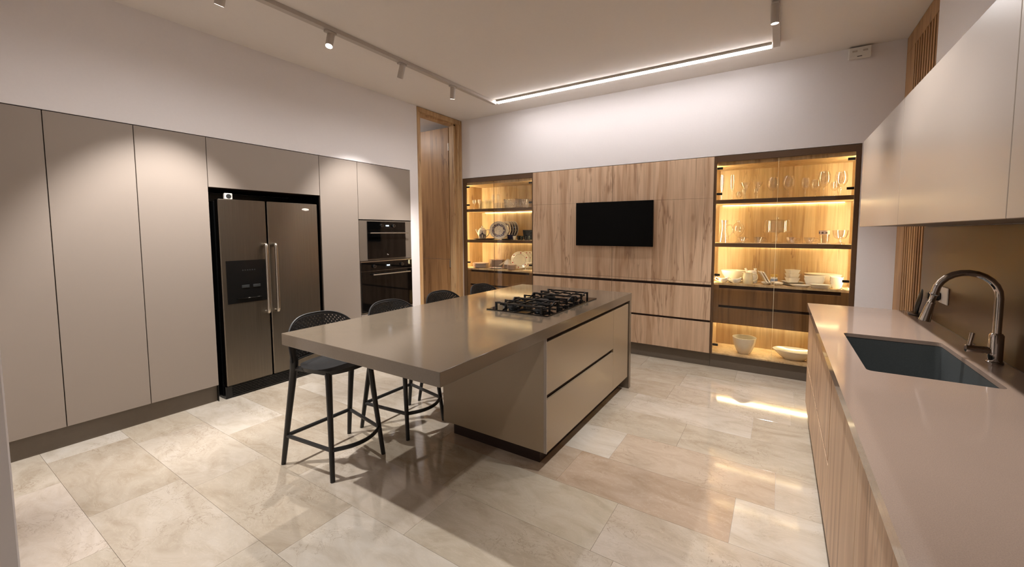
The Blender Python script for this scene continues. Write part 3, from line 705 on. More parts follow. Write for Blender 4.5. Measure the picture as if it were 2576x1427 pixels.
def slab_with_hole():
    f = B(); hole = rrect(SX0, SX1, SY0, SY1, 0.022)
    X0, X1, Y0, Y1 = 4.406, 5.074, 0.25, 4.1
    outer = [(X1, Y1), (X0, Y1), (X0, Y0), (X1, Y0)]
    bm = f.bm
    for z, flip in ((0.917, False), (0.897, True)):
        hv = [bm.verts.new((x, y, z)) for x, y in hole]; ov = [bm.verts.new((x, y, z)) for x, y in outer]
        n = 6
        for q in range(4):
            arc = hv[q * n:(q + 1) * n]
            for k in range(n - 1): bm.faces.new((ov[q], arc[k + 1], arc[k]) if not flip else (ov[q], arc[k], arc[k + 1]))
            nx = hv[((q + 1) * n) % len(hv)]; o2 = ov[(q + 1) % 4]
            fc = (ov[q], o2, nx, arc[-1]); bm.faces.new(fc if not flip else tuple(reversed(fc)))
        if not flip: T, TO = hv, ov
    m = len(hole)
    for k in range(m): bm.faces.new((T[k], T[(k + 1) % m], hv[(k + 1) % m], hv[k]))
    for k in range(4): bm.faces.new((TO[k], TO[(k + 1) % 4], ov[(k + 1) % 4], ov[k]))
    return f
slab_with_hole().obj('slab', 'quartz_counter', cw)
B().box(4.406, 4.4195, 0.25, 4.1, 0.872, 0.8968).box(4.4195, 5.074, 4.0865, 4.1, 0.872, 0.8968).obj('apron', 'quartz_counter', cw)
sk = thing('sink', 'dark grey undermount sink set into the taupe worktop', 'sink', ((SX0 + SX1) / 2, (SY0 + SY1) / 2, 0.67))
f = B(); bm = f.bm
rings = []
for off, z in ((0.022, 0.894), (0.002, 0.894), (-0.004, 0.70), (-0.02, 0.685)):
    rings.append([bm.verts.new((x, y, z)) for x, y in rrect(SX0 - off, SX1 + off, SY0 - off, SY1 + off, 0.024 + max(off, -0.01))])
for A, C in zip(rings, rings[1:]):
    for k in range(len(A)): bm.faces.new((A[k], A[(k + 1) % len(A)], C[(k + 1) % len(A)], C[k]))
bm.faces.new(list(reversed(rings[-1])))
bmesh.ops.recalc_face_normals(bm, faces=bm.faces)
f.obj('bowl', 'sink_grey', sk, True, solid=0.003)
B().lathe([(0, 0.004), (0.03, 0.004), (0.042, 0.001), (0.042, -0.004), (0, -0.004)], 24, 4.83, 2.7, 0.689).obj('drain', 'chrome', sk, True)

# tap
FX, FY = 5.030, 2.735
tp = thing('tap', 'tall chrome gooseneck tap with pull-down spray beside the sink', 'tap', (FX, FY, 0.917))
B().lathe([(0, 0), (0.028, 0), (0.028, 0.006), (0.024, 0.01), (0.024, 0.125), (0.0175, 0.135), (0, 0.135)], 28, FX, FY, 0.9175).obj('base', 'chrome', tp, True)
arc = [(FX, FY, 1.045), (FX, FY, 1.12), (FX, FY, 1.205)]
R_ = 0.104
for k in range(1, 13):
    a = PI * 0.97 * k / 12; arc.append((FX - R_ + R_ * math.cos(a), FY, 1.21 + R_ * math.sin(a)))
e = Vector(arc[-1]); dd = (e - Vector(arc[-2])).normalized(); arc.append(tuple(e + dd * 0.012)); e = Vector(arc[-1])
B().tube(arc, 0.0145, 16).obj('spout', 'chrome', tp, True)
M = Matrix.Translation(e) @ dd.to_track_quat('Z', 'Y').to_matrix().to_4x4()
sp = B().lathe([(0, -0.008), (0.0175, -0.008), (0.018, 0.0), (0.0125, 0.005), (0.012, 0.034), (0.0155, 0.039), (0.0145, 0.045), (0.0215, 0.124), (0.0215, 0.13), (0.0, 0.13)], 24).xf(M).obj('spray_head', 'chrome', tp, True)
q = B().tube([(FX - 0.015, FY, 0.972), (FX - 0.095, FY, 0.972)], 0.0165, 16).obj('valve', 'chrome', tp, True)
B().tube([(FX - 0.083, FY, 0.985), (FX - 0.075, FY, 1.045)], [(0.007), (0.009)], 10).obj('lever', 'chrome', q, True)

bs = tag(wbox('backsplash', (5.0755, 5.0828, 0.25, 4.06, 0.918, 1.531), 'backsplash_glass'), 'glossy brown glass backsplash behind the sink worktop', 'backsplash')
ol = thing('wall_socket', 'white wall socket with a black plug on the brown backsplash', 'socket', (5.07, 3.56, 1.06))
wbox('plate', (5.066, 5.0752, 3.495, 3.64, 1.056, 1.158), 'white_plastic', ol, 0.003)
pg = B().box(5.005, 5.066, 3.59, 3.645, 1.07, 1.122, 0.008).obj('plug', 'black_plastic', ol)
cr = thing('utensil_rest', 'black curved rest standing on the worktop against the backsplash', 'utensil rest', (5.035, 3.93, 0.917))
B().lathe([(0, 0.002), (0.075, 0.002), (0.082, 0.010), (0.06, 0.016), (0, 0.012)], 24, 5.03, 3.93, 0.9155, 0.5, 1.0).obj('base', 'black_plastic', cr, True)
B().tube(curve_pts([(5.035, 3.955, 0.925), (5.036, 3.93, 0.985), (5.04, 3.895, 1.05), (5.045, 3.88, 1.105)], 5), [(0.010, 0.022), (0.011, 0.025), (0.012, 0.027), (0.012, 0.029), (0.012, 0.03), (0.012, 0.031), (0.012, 0.031), (0.012, 0.031), (0.011, 0.031), (0.011, 0.03), (0.010, 0.029), (0.009, 0.027), (0.008, 0.024), (0.006, 0.019), (0.005, 0.014), (0.002, 0.006)], 10).obj('blade', 'black_plastic', cr, True)

ub = [4.06, 2.92, 1.775, 0.63, 0.25]
ul = ['pale taupe wall cabinet at the far end above the sink run', 'pale taupe wall cabinet directly above the tap', 'pale taupe wall cabinet at the right edge of the picture', 'pale taupe wall cabinet beside the camera']
for i in range(4):
    t = thing('wall_cabinet', ul[i], 'cabinet', (4.9, (ub[i] + ub[i + 1]) / 2, 1.534), group='pale wall cabinets above the sink run')
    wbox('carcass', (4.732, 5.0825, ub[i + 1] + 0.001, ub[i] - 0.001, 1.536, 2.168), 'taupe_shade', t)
    wbox('door', (4.71, 4.731, ub[i + 1] + 0.002, ub[i] - 0.002, 1.534, 2.17), 'upper_lacquer', t, 0.0012)

# ================================================================= ceiling lights
def rail(name, label, c):
    t = thing(name, label, 'track', ((c[0] + c[1]) / 2, (c[2] + c[3]) / 2, c[5]))
    wbox('channel', c, 'spot_white', t, 0.001)
    return t
rail('light_track', 'long white lighting track on the ceiling above the stools', (0.955, 1.008, YN + 0.1, 4.425, 3.128, ZC - 0.0005))
rail('light_track', 'white lighting track on the ceiling near the sink wall', (4.084, 4.14, YN + 0.1, 4.415, 3.128, ZC - 0.0005))
bar = thing('linear_light', 'long glowing linear light bar on the ceiling by the far wall', 'light bar', (2.55, 4.4, ZC))
f = B(); f.box(1.04, 4.078, 4.372, 4.43, 3.150, ZC - 0.0005); f.box(1.04, 4.078, 4.372, 4.3755, 3.139, 3.150); f.box(1.04, 4.078, 4.4265, 4.43, 3.139, 3.150); f.obj('housing', 'spot_white', bar)
wbox('diffuser', (1.042, 4.076, 4.376, 4.426, 3.131, 3.1495), 'bar_light', bar)
def spot(x, y, aim, watts, cone, label, grp):
    t = thing('track_spotlight', label, 'spotlight', (x, y, 3.128), group=grp)
    B().box(x - 0.02, x + 0.02, y - 0.045, y + 0.045, 3.112, 3.1275, 0.003).obj('adapter', 'spot_white', t)
    B().tube([(x, y, 3.113), (x, y, 3.085)], 0.008, 8).obj('stem', 'spot_white', t, True)
    p = Vector((x, y, 3.085)); d = (Vector(aim) - p).normalized()
    M = Matrix.Translation(p) @ d.to_track_quat('Z', 'Y').to_matrix().to_4x4()
    bd = B().lathe([(0, -0.035), (0.026, -0.035), (0.028, -0.03), (0.028, 0.095), (0.0255, 0.095), (0.0245, 0.082), (0, 0.082)], 20).xf(M).obj('body', 'spot_white', t, True)
    B().lathe([(0, 0.083), (0.0235, 0.083), (0.0235, 0.0845), (0, 0.0845)], 16).xf(M).obj('lens', 'lens_on', bd)
    L = bpy.data.lights.new('spot_beam', 'SPOT'); L.energy = watts; L.color = SPOT_COL; L.spot_size = math.radians(cone); L.spot_blend = 0.65; L.shadow_soft_size = 0.022
    lo = bpy.data.objects.new('spot_beam', L); COL.objects.link(lo); lo.parent = t
    lo.location = (p + d * 0.1) - t.location; lo.rotation_euler = d.to_track_quat('-Z', 'Y').to_euler()
    # the wide soft spill around the beam
    L2 = bpy.data.lights.new('spot_spill', 'SPOT'); L2.energy = 10 if x < 2 else 8; L2.color = SPOT_COL; L2.spot_size = math.radians(172); L2.spot_blend = 1.0; L2.shadow_soft_size = 0.03
    l2 = bpy.data.objects.new('spot_spill', L2); COL.objects.link(l2); l2.parent = t; l2.location = lo.location; l2.rotation_euler = (0, 0, 0)
ll = ['white track spotlight nearest the camera on the stool side track', 'white track spotlight cut by the top edge of the picture', 'white track spotlight with its bright lens facing the camera', 'white track spotlight second from the glowing light bar', 'white track spotlight closest to the light bar']
for a, l in zip(SPOTS_LEFT, ll): spot(*a, l, 'spotlights on the stool side track')
lr = ['white track spotlight at the far end of the sink side track', 'white track spotlight above the sink', 'white track spotlight turned to the wall cabinets', 'white track spotlight above the camera']
for a, l in zip(SPOTS_RIGHT, lr): spot(*a, l, 'spotlights on the sink side track')
em = thing('emergency_light', 'small white emergency light box high on the far wall', 'emergency light', (4.753, YF, 3.06))
B().box(4.672, 4.836, YF - 0.05, YF - 0.0005, 3.055, 3.148, 0.008, 2).obj('case', 'white_plastic', em)
for x in (4.70, 4.775): B().box(x, x + 0.035, YF - 0.053, YF - 0.049, 3.105, 3.12, 0.002).obj('lamp', 'spot_white', em)
B().box(4.735, 4.77, YF - 0.052, YF - 0.049, 3.062, 3.068).obj('slot', 'burner_alloy', em)

# ================================================================= contents of the display cabinets
S1, S2, S3, S5 = 1.8385, 1.3765, 0.9455, 0.1725
GLASSES = ('cut_crystal', 'clear_glass', 'green_glass', 'crystal')
def outer(p): return p[:max(range(len(p)), key=lambda i: (p[i][1], -i)) + 1]
def lath(name, label, cat, prof, mat, x, y, z, group=None, n=22, sx=1, sy=1, smooth=True):
    if mat in GLASSES: prof = outer(prof)
    o = B().lathe(prof, n, x, y, z, sx, sy).obj(name, mat, None, smooth, loc=(x, y, z)); return tag(o, label, cat, group)
def stem(foot, sh, bowl, bh, rim):
    return [(0, 0), (foot, 0), (foot, 0.002), (0.006, 0.006), (0.0035, 0.012), (0.0035, sh), (bowl * 0.55, sh + bh * 0.10), (bowl * 0.92, sh + bh * 0.32), (bowl, sh + bh * 0.5), (bowl * 0.93 + rim * 0.07, sh + bh * 0.72), (rim, sh + bh), (rim - 0.0012, sh + bh), (bowl * 0.9, sh + bh * 0.5), (bowl * 0.5, sh + bh * 0.13), (0, sh + bh * 0.06)]
def tumbler(r0, r1, h): return [(0, 0), (r0, 0), (r1, h), (r1 - 0.0015, h), (r0 - 0.003, 0.008), (0, 0.008)]
G = 'glasses on the top shelf of the wide display'
W_ = 'on the top shelf of the wide display'
tops = [
 ('champagne_flute', 'leftmost tall flute ' + W_, 3.632, 5.00, stem(0.030, 0.09, 0.024, 0.185, 0.019)),
 ('champagne_flute', 'second tall flute from the left ' + W_, 3.735, 5.00, stem(0.030, 0.09, 0.024, 0.18, 0.019)),
 ('liqueur_glass', 'short round glass right of the two flutes ' + W_, 3.80, 5.05, stem(0.022, 0.02, 0.028, 0.07, 0.022)),
 ('cocktail_glass', 'left conical cocktail glass ' + W_, 3.862, 4.98, [(0, 0), (0.032, 0), (0.032, 0.002), (0.004, 0.008), (0.004, 0.075), (0.052, 0.175), (0.0505, 0.175), (0, 0.078)]),
 ('cordial_glass', 'small cordial glass behind the left cocktail glass ' + W_, 3.838, 5.10, stem(0.022, 0.05, 0.02, 0.07, 0.018)),
 ('cocktail_glass', 'right conical cocktail glass ' + W_, 3.978, 4.98, [(0, 0), (0.032, 0), (0.032, 0.002), (0.004, 0.008), (0.004, 0.075), (0.052, 0.175), (0.0505, 0.175), (0, 0.078)]),
 ('cordial_glass', 'small cordial glass behind the right cocktail glass ' + W_, 3.955, 5.10, stem(0.022, 0.05, 0.02, 0.07, 0.018)),
 ('balloon_glass', 'balloon glass left of the pane seam ' + W_, 4.118, 5.00, stem(0.036, 0.075, 0.056, 0.14, 0.040)),
 ('balloon_glass', 'balloon glass right of the pane seam ' + W_, 4.253, 5.00, stem(0.036, 0.075, 0.056, 0.145, 0.040)),
 ('wine_glass', 'slim wine glass right of the balloon glasses ' + W_, 4.395, 4.98, stem(0.034, 0.075, 0.037, 0.115, 0.029)),
 ('wine_glass', 'wide low glass left of the tallest goblet ' + W_, 4.485, 5.10, stem(0.034, 0.06, 0.048, 0.12, 0.038)),
 ('goblet', 'tallest goblet ' + W_, 4.545, 4.98, stem(0.038, 0.09, 0.053, 0.155, 0.040)),
 ('goblet', 'rightmost goblet ' + W_, 4.680, 4.99, stem(0.038, 0.085, 0.052, 0.145, 0.040)),
 ('wine_glass', 'small glass behind the rightmost goblet ' + W_, 4.645, 5.12, stem(0.03, 0.06, 0.035, 0.09, 0.028))]
for nm, lb, x, y, pr_ in tops: lath(nm, lb, 'glass', pr_, 'clear_glass', x, y, S1, G)
# middle shelf of the wide display
def handle(pts, r, mat, parent, n=8): return B().tube(curve_pts(pts, 5), r, n).obj('handle', mat, parent, True)
pt = thing('glass_pitcher', 'tall waisted glass pitcher at the left of the wide display', 'pitcher', (3.665, 5.0, S2))
B().lathe([(0, 0), (0.058, 0), (0.06, 0.006), (0.05, 0.06), (0.036, 0.14), (0.032, 0.18), (0.045, 0.245)], 24, 3.665, 5.0, S2).obj('body', 'clear_glass', pt, True)
handle([(3.695, 5.0, S2 + 0.19), (3.74, 5.0, S2 + 0.19), (3.755, 5.0, S2 + 0.12), (3.712, 5.0, S2 + 0.06)], 0.006, 'clear_glass', pt)
lath('decanter', 'round glass decanter behind the tall pitcher', 'decanter', [(0, 0), (0.035, 0), (0.03, 0.006), (0.006, 0.02), (0.006, 0.06), (0.05, 0.11), (0.062, 0.155), (0.045, 0.20), (0.018, 0.225), (0.022, 0.245), (0.02, 0.245), (0.016, 0.225), (0.04, 0.2), (0.058, 0.155), (0, 0.065)], 'clear_glass', 3.795, 5.14, S2)
cupname = ['leftmost', 'second', 'third', 'rightmost']
for i, x in enumerate((3.846, 4.000, 4.293, 4.446)):
    s = lath('saucer', '%s clear glass saucer on the middle shelf of the wide display' % cupname[i], 'saucer', [(0, 0), (0.035, 0), (0.062, 0.006), (0.066, 0.010), (0.064, 0.010), (0.034, 0.004), (0, 0.004)], 'crystal', x, 4.99, S2, 'glass saucers in the wide display')
    c = thing('teacup', '%s cut glass teacup on the middle shelf of the wide display' % cupname[i], 'cup', (x, 4.99, S2 + 0.0045), group='glass teacups in the wide display')
    B().lathe([(0, 0), (0.02, 0), (0.024, 0.008), (0.038, 0.028), (0.046, 0.06)], 20, x, 4.99, S2 + 0.0045).obj('cup', 'crystal', c, True)
    handle([(x + 0.036, 4.99, S2 + 0.054), (x + 0.066, 4.99, S2 + 0.055), (x + 0.07, 4.99, S2 + 0.035), (x + 0.034, 4.99, S2 + 0.022)], 0.004, 'crystal', c)
cs = thing('cake_stand', 'footed glass cake stand on the middle shelf of the wide display', 'cake stand', (4.168, 5.12, S2))
B().lathe([(0, 0), (0.06, 0), (0.06, 0.004), (0.012, 0.02), (0.010, 0.095), (0.03, 0.112), (0.0, 0.112)], 24, 4.168, 5.12, S2).obj('foot', 'clear_glass', cs, True)
B().lathe([(0, 0.112), (0.13, 0.112), (0.135, 0.122), (0.132, 0.122), (0.127, 0.117), (0, 0.117)], 32, 4.168, 5.12, S2).obj('plate', 'clear_glass', cs, True)
do = thing('cake_dome', 'flat topped glass dome resting on the cake stand', 'cake dome', (4.168, 5.12, S2 + 0.1175))
B().lathe([(0.124, 0), (0.124, 0.115), (0.115, 0.125), (0, 0.128)], 32, 4.168, 5.12, S2 + 0.1178).obj('cover', 'clear_glass', do, True)
B().lathe([(0, 0), (0.006, 0), (0.006, 0.008), (0.013, 0.014), (0.012, 0.024), (0, 0.026)], 14, 4.168, 5.12, S2 + 0.246).obj('knob', 'crystal', do, True)
gl = thing('printed_tumbler', 'printed glass tumbler on a white coaster in the wide display', 'glass', (4.568, 5.0, S2 + 0.008))
B().lathe(outer(tumbler(0.036, 0.046, 0.125)), 20, 4.568, 5.0, S2 + 0.0085).obj('glass', 'crystal', gl, True)
B().lathe([(0.0445, 0.085), (0.0465, 0.123)], 20, 4.568, 5.0, S2 + 0.0085).obj('printed_band', 'pink_ceramic', gl, True)
for a in (3.6, 4.3, 5.0): B().lathe([(0, 0), (0.009, 0), (0.009, 0.0015), (0, 0.0015)], 10).xf(Matrix.Translation((4.568 + 0.0455 * math.cos(a), 5.0 + 0.0455 * math.sin(a), S2 + 0.11)) @ Matrix.Rotation(a, 4, 'Z') @ Matrix.Rotation(PI / 2, 4, 'Y')).obj('printed_dot', 'tray_brown', gl)
tag(B().box(4.515, 4.615, 4.955, 5.045, S2, S2 + 0.008, 0.002).obj('coaster', 'white_ceramic', None, loc=(4.565, 5.0, S2)), 'white square coaster under the printed tumbler', 'coaster')
lath('footed_bowl', 'footed glass bowl at the right end of the middle shelf', 'bowl', [(0, 0), (0.04, 0), (0.038, 0.005), (0.012, 0.02), (0.012, 0.045), (0.045, 0.06), (0.058, 0.09), (0.064, 0.135), (0.062, 0.135), (0.055, 0.09), (0.04, 0.065), (0, 0.052)], 'crystal', 4.697, 5.02, S2)

# lower shelf of the wide display: white china
lath('serving_bowl', 'large white oval serving bowl at the left of the wide display', 'bowl', [(0, 0.012), (0.05, 0.012), (0.05, 0), (0.056, 0), (0.075, 0.02), (0.118, 0.085), (0.130, 0.122), (0.126, 0.122), (0.112, 0.085), (0.07, 0.028), (0, 0.022)], 'white_ceramic', 3.758, 5.15, S3, None, 32, 1.0, 0.8)
def boat(label, x, y, rot):
    t = thing('gravy_boat', label, 'gravy boat', (x, y, S3), rot, 'white gravy boats in the wide display')
    f = B(); n = 20; rings = []
    for s_, z in ((0.0, 0.0), (0.55, 0.0), (0.85, 0.015), (1.0, 0.04), (0.97, 0.045), (0.8, 0.02), (0.0, 0.010)):
        if s_ == 0: rings.append([f.bm.verts.new((0, 0, z))]); continue
        r_ = []
        for j in range(n):
            a = 2 * PI * j / n; ex = 0.045 * s_ * (1.35 if math.cos(a) > 0 else 1.0); zz = z
            if z > 0.03: zz += 0.018 * max(0, math.cos(a)) ** 2 + 0.006 * math.cos(a) ** 2
            r_.append(f.bm.verts.new((ex * math.cos(a), 0.032 * s_ * math.sin(a) * (1 - 0.45 * max(0, math.cos(a)) ** 3), zz)))
        rings.append(r_)
    for A, C in zip(rings, rings[1:]):
        for j in range(n):
            a = A if len(A) == 1 else [A[j], A[(j + 1) % n]]; c = C if len(C) == 1 else [C[(j + 1) % n], C[j]]
            f.bm.faces.new(a + c)
    f.obj('bowl', 'white_ceramic', t, True, abs_=False)
    B().tube(curve_pts([(-0.042, 0, 0.04), (-0.066, 0, 0.056), (-0.074, 0, 0.032), (-0.04, 0, 0.014)], 5), [(0.004, 0.008)] * 16, 8).obj('handle', 'white_ceramic', t, True, abs_=False)
boat('left white gravy boat in front of the serving bowl', 3.675, 4.955, 0.12); boat('right white gravy boat in front of the serving bowl', 3.80, 4.945, 0.1)
lath('dish', 'shallow white dish behind the gravy boats', 'dish', [(0, 0), (0.06, 0), (0.10, 0.016), (0.105, 0.024), (0.10, 0.022), (0.06, 0.006), (0, 0.006)], 'white_ceramic', 3.79, 5.01, S3, None, 28, 0.85, 0.3)
j1 = thing('milk_jug', 'cream coloured jug in front in the wide display', 'jug', (3.915, 4.965, S3))
B().lathe([(0, 0), (0.046, 0), (0.05, 0.01), (0.05, 0.07), (0.043, 0.1), (0.046, 0.118), (0.0435, 0.118), (0.04, 0.1), (0, 0.01)], 24, 3.915, 4.965, S3).obj('body', 'cream_glass', j1, True)
handle([(3.958, 4.965, S3 + 0.105), (4.0, 4.965, S3 + 0.10), (4.002, 4.965, S3 + 0.05), (3.96, 4.965, S3 + 0.03)], 0.0055, 'cream_glass', j1)
B().lathe([(0.0, 0.0), (0.016, 0.022), (0.014, 0.024), (0, 0.004)], 10, 3.872, 4.965, S3 + 0.096).obj('spout', 'cream_glass', j1, True)
j2 = thing('coffee_pot', 'white pot with upright spout behind the cream jug', 'pot', (3.948, 5.085, S3))
B().lathe([(0, 0), (0.05, 0), (0.056, 0.02), (0.05, 0.09), (0.044, 0.13), (0.03, 0.136), (0, 0.136)], 24, 3.948, 5.085, S3).obj('body', 'white_ceramic', j2, True)
B().tube([(3.913, 5.085, S3 + 0.09), (3.881, 5.085, S3 + 0.155)], [0.014, 0.011], 10).obj('spout', 'white_ceramic', j2, True)
B().lathe([(0, 0), (0.013, 0), (0.016, 0.02), (0, 0.024)], 12, 3.978, 5.085, S3 + 0.136).obj('lid_knob', 'white_ceramic', j2, True)
for i, o_ in enumerate((0, 0.026)):
    p = B().box(-0.006, 0.006, -0.07, 0.07, 0, 0.145, 0.003).obj('square_plate', 'white_ceramic', None); p.location = (4.088 + o_, 5.06, S3 + 0.0045); p.rotation_euler = (0, -0.52, 0.25)
    tag(p, ['left white square plate leaning on the coffee pot', 'right white square plate leaning on the coffee pot'][i], 'plate', 'leaning square plates')
ja = thing('spice_jar', 'small jar with yellow lid and blue label in the wide display', 'jar', (4.155, 5.15, S3))
B().lathe([(0, 0), (0.033, 0), (0.034, 0.004), (0.034, 0.062), (0.028, 0.07), (0, 0.07)], 18, 4.155, 5.15, S3).obj('glass', 'white_ceramic', ja, True)
B().lathe([(0.0345, 0.012), (0.0348, 0.012), (0.0348, 0.048), (0.0345, 0.048)], 18, 4.155, 5.15, S3).obj('label_band', 'blue_label', ja, True)
B().lathe([(0, 0.07), (0.034, 0.07), (0.034, 0.095), (0, 0.097)], 18, 4.155, 5.15, S3).obj('lid', 'yellow_lid', ja, True)
tiny = [(0, 0), (0.018, 0), (0.022, 0.004), (0.044, 0.022), (0.047, 0.028), (0.044, 0.027), (0.02, 0.008), (0, 0.006)]
for lb, x, y in (('left tiny white bowl beside the jar', 4.085, 4.965), ('middle tiny white bowl in front of the jar', 4.172, 5.055), ('right tiny white bowl at the pane seam', 4.197, 4.955)):
    lath('tiny_bowl', lb, 'bowl', tiny, 'white_ceramic', x, y, S3, 'tiny white bowls in the wide display')
def sq_dish(r0, r1, h, t=0.004, n=8):
    def ring(f, r, z, k=5):
        return [f.bm.verts.new((a, b, z)) for a, b in rrect(-r, r, -r, r, r * 0.18, 3)]
    f = B(); R = [ring(f, r0, 0), ring(f, r1, h), ring(f, r1 - t, h), ring(f, r0 - t, t)]
    f.bm.faces.new(list(reversed(R[0])))
    for A, C in zip(R, R[1:]):
        for k in range(len(A)): f.bm.faces.new((A[k], A[(k + 1) % len(A)], C[(k + 1) % len(A)], C[k]))
    f.bm.faces.new(R[3]); return f
def put(name, label, cat, f, mat, x, y, z, rz=0.0, group=None, sm=False):
    o = f.obj(name, mat, None, sm, loc=None); o.location = (x, y, z); o.rotation_euler = (0, 0, rz); return tag(o, label, cat, group)
z = S3
for i in range(3):
    put('square_plate', '%s white square plate of the stack under the square bowls' % ['bottom', 'middle', 'top'][i], 'plate', sq_dish(0.055, 0.088 if i else 0.092, 0.014), 'white_ceramic', 4.32, 5.07, z, 0.5 if i < 2 else 0.42, 'stacked square plates'); z += 0.0125 if i < 2 else 0.0048
for i in range(3):
    put('square_bowl', '%s white square bowl on the plate stack' % ['bottom', 'middle', 'top'][i], 'bowl', sq_dish(0.038, 0.055, 0.05), 'white_ceramic', 4.318, 5.07, z, 0.45, 'stacked square bowls'); z += 0.0405
lath('oval_plate', 'white oval plate in front of the square stack', 'plate', [(0, 0), (0.06, 0), (0.092, 0.016), (0.097, 0.022), (0.092, 0.021), (0.058, 0.005), (0, 0.005)], 'white_ceramic', 4.39, 4.945, S3, None, 28, 0.95, 0.4)
z = S3
for i in range(2):
    lath('platter', ['lower', 'upper'][i] + ' white rectangular platter near the front of the wide display', 'platter', [(0, 0), (0.075, 0), (0.098, 0.018), (0.102, 0.02), (0.096, 0.02), (0.072, 0.005), (0, 0.005)], 'white_ceramic', 4.552, 4.94, z, 'stacked platters', 28, 0.95, 0.42); z += 0.0165
lath('oval_bowl', 'long white oval bowl behind the wavy dishes', 'bowl', [(0, 0), (0.07, 0), (0.09, 0.02), (0.14, 0.085), (0.165, 0.122), (0.158, 0.122), (0.13, 0.085), (0.08, 0.028), (0, 0.016)], 'white_ceramic', 4.585, 5.18, S3, None, 32, 1.0, 0.6)
def wavy(w, d, h):
    f = B(); n = 14; cols = []
    def ring(s_, z, wave):
        out = []
        for a, b in rrect(-w * s_, w * s_, -d * s_, d * s_, d * 0.3 * s_, 4): out.append(f.bm.verts.new((a, b, z + (wave * 0.022 * math.cos(a / w * PI) * -1 if wave else 0))))
        return out
    R = [ring(0.7, 0, 0), ring(0.86, h * 0.5, 0.3), ring(1.0, h, 1), ring(0.94, h, 1), ring(0.8, h * 0.5, 0.3), ring(0.62, 0.006, 0)]
    f.bm.faces.new(list(reversed(R[0])))
    for A, C in zip(R, R[1:]):
        for k in range(len(A)): f.bm.faces.new((A[k], A[(k + 1) % len(A)], C[(k + 1) % len(A)], C[k]))
    f.bm.faces.new(R[-1]); return f
z = S3
for i in range(2): put('wavy_dish', ['lower', 'upper'][i] + ' wide white dish with wavy rim before the oval bowl', 'dish', wavy(0.088, 0.04, 0.062), 'white_ceramic', 4.505, 5.03, z, 0.0, 'wide wavy dishes', True); z += 0.024
z = S3
for i in range(3): put('wavy_dish', ['bottom', 'middle', 'top'][i] + ' small white dish with wavy rim at the right end', 'dish', wavy(0.052, 0.04, 0.05), 'white_ceramic', 4.682, 5.0, z, 0.0, 'small wavy dishes', True); z += 0.022
for i, x in enumerate((4.705, 4.745)):
    t = thing('soup_spoon', ['left', 'right'][i] + ' small white china spoon at the front right corner', 'spoon', (x, 4.93, S3), group='white china spoons')
    B().lathe([(0, 0), (0.010, 0), (0.016, 0.008), (0.014, 0.008), (0.009, 0.003), (0, 0.003)], 14, x - 0.006, 4.935, S3, 1.1, 0.8).obj('bowl', 'white_ceramic', t, True)
    B().tube(curve_pts([(x + 0.006, 4.932, S3 + 0.008), (x + 0.018, 4.93, S3 + 0.018), (x + 0.024, 4.922, S3 + 0.008)], 4), 0.0045, 8).obj('handle', 'white_ceramic', t, True)
# bottom compartment of the wide display
lath('mixing_bowl', 'round white mixing bowl in the bottom of the wide display', 'bowl', [(0, 0.006), (0.05, 0.006), (0.05, 0), (0.056, 0), (0.075, 0.025), (0.105, 0.10), (0.117, 0.165), (0.119, 0.176), (0.112, 0.176), (0.1, 0.10), (0.07, 0.03), (0, 0.018)], 'white_ceramic', 3.898, 5.04, S5, None, 36)
lath('oval_platter', 'large white oval platter in the bottom of the wide display', 'platter', [(0, 0), (0.09, 0), (0.13, 0.03), (0.19, 0.088), (0.195, 0.096), (0.188, 0.098), (0.12, 0.072), (0, 0.066)], 'white_ceramic', 4.36, 5.06, S5, None, 40, 1.0, 0.62)

# ---- narrow display: top shelf glasses
GN = 'glasses on the top shelf of the narrow display'; WN = 'on the top shelf of the narrow display'
for nm, lb, x, y, pr_, mt in [
 ('cordial_glass', 'leftmost small stemmed glass ' + WN, 0.135, 5.0, stem(0.026, 0.075, 0.028, 0.075, 0.024), 'clear_glass'),
 ('cordial_glass', 'second small stemmed glass from the left ' + WN, 0.215, 5.03, stem(0.026, 0.075, 0.028, 0.075, 0.024), 'clear_glass'),
 ('cordial_glass', 'third small stemmed glass from the left ' + WN, 0.285, 5.10, stem(0.026, 0.075, 0.028, 0.075, 0.024), 'clear_glass'),
 ('cordial_glass', 'fourth small stemmed glass from the left ' + WN, 0.355, 5.10, stem(0.026, 0.075, 0.028, 0.075, 0.024), 'clear_glass'),
 ('tall_glass', 'left tall flute behind the greenish tumblers ' + WN, 0.37, 5.17, stem(0.03, 0.08, 0.024, 0.15, 0.02), 'clear_glass'),
 ('tall_glass', 'right tall flute behind the greenish tumblers ' + WN, 0.465, 5.17, stem(0.03, 0.08, 0.024, 0.15, 0.02), 'clear_glass'),
 ('tumbler', 'left greenish tumbler ' + WN, 0.30, 4.98, tumbler(0.040, 0.046, 0.115), 'green_glass'),
 ('tumbler', 'right greenish tumbler ' + WN, 0.425, 4.99, tumbler(0.040, 0.046, 0.115), 'green_glass'),
 ('shot_glass', 'left small shot glass ' + WN, 0.545, 5.02, tumbler(0.026, 0.031, 0.085), 'clear_glass'),
 ('shot_glass', 'middle small shot glass ' + WN, 0.612, 4.99, tumbler(0.026, 0.031, 0.085), 'clear_glass'),
 ('shot_glass', 'right small shot glass ' + WN, 0.675, 5.03, tumbler(0.026, 0.031, 0.085), 'clear_glass')]:
    lath(nm, lb, 'glass', pr_, mt, x, y, S1, GN)
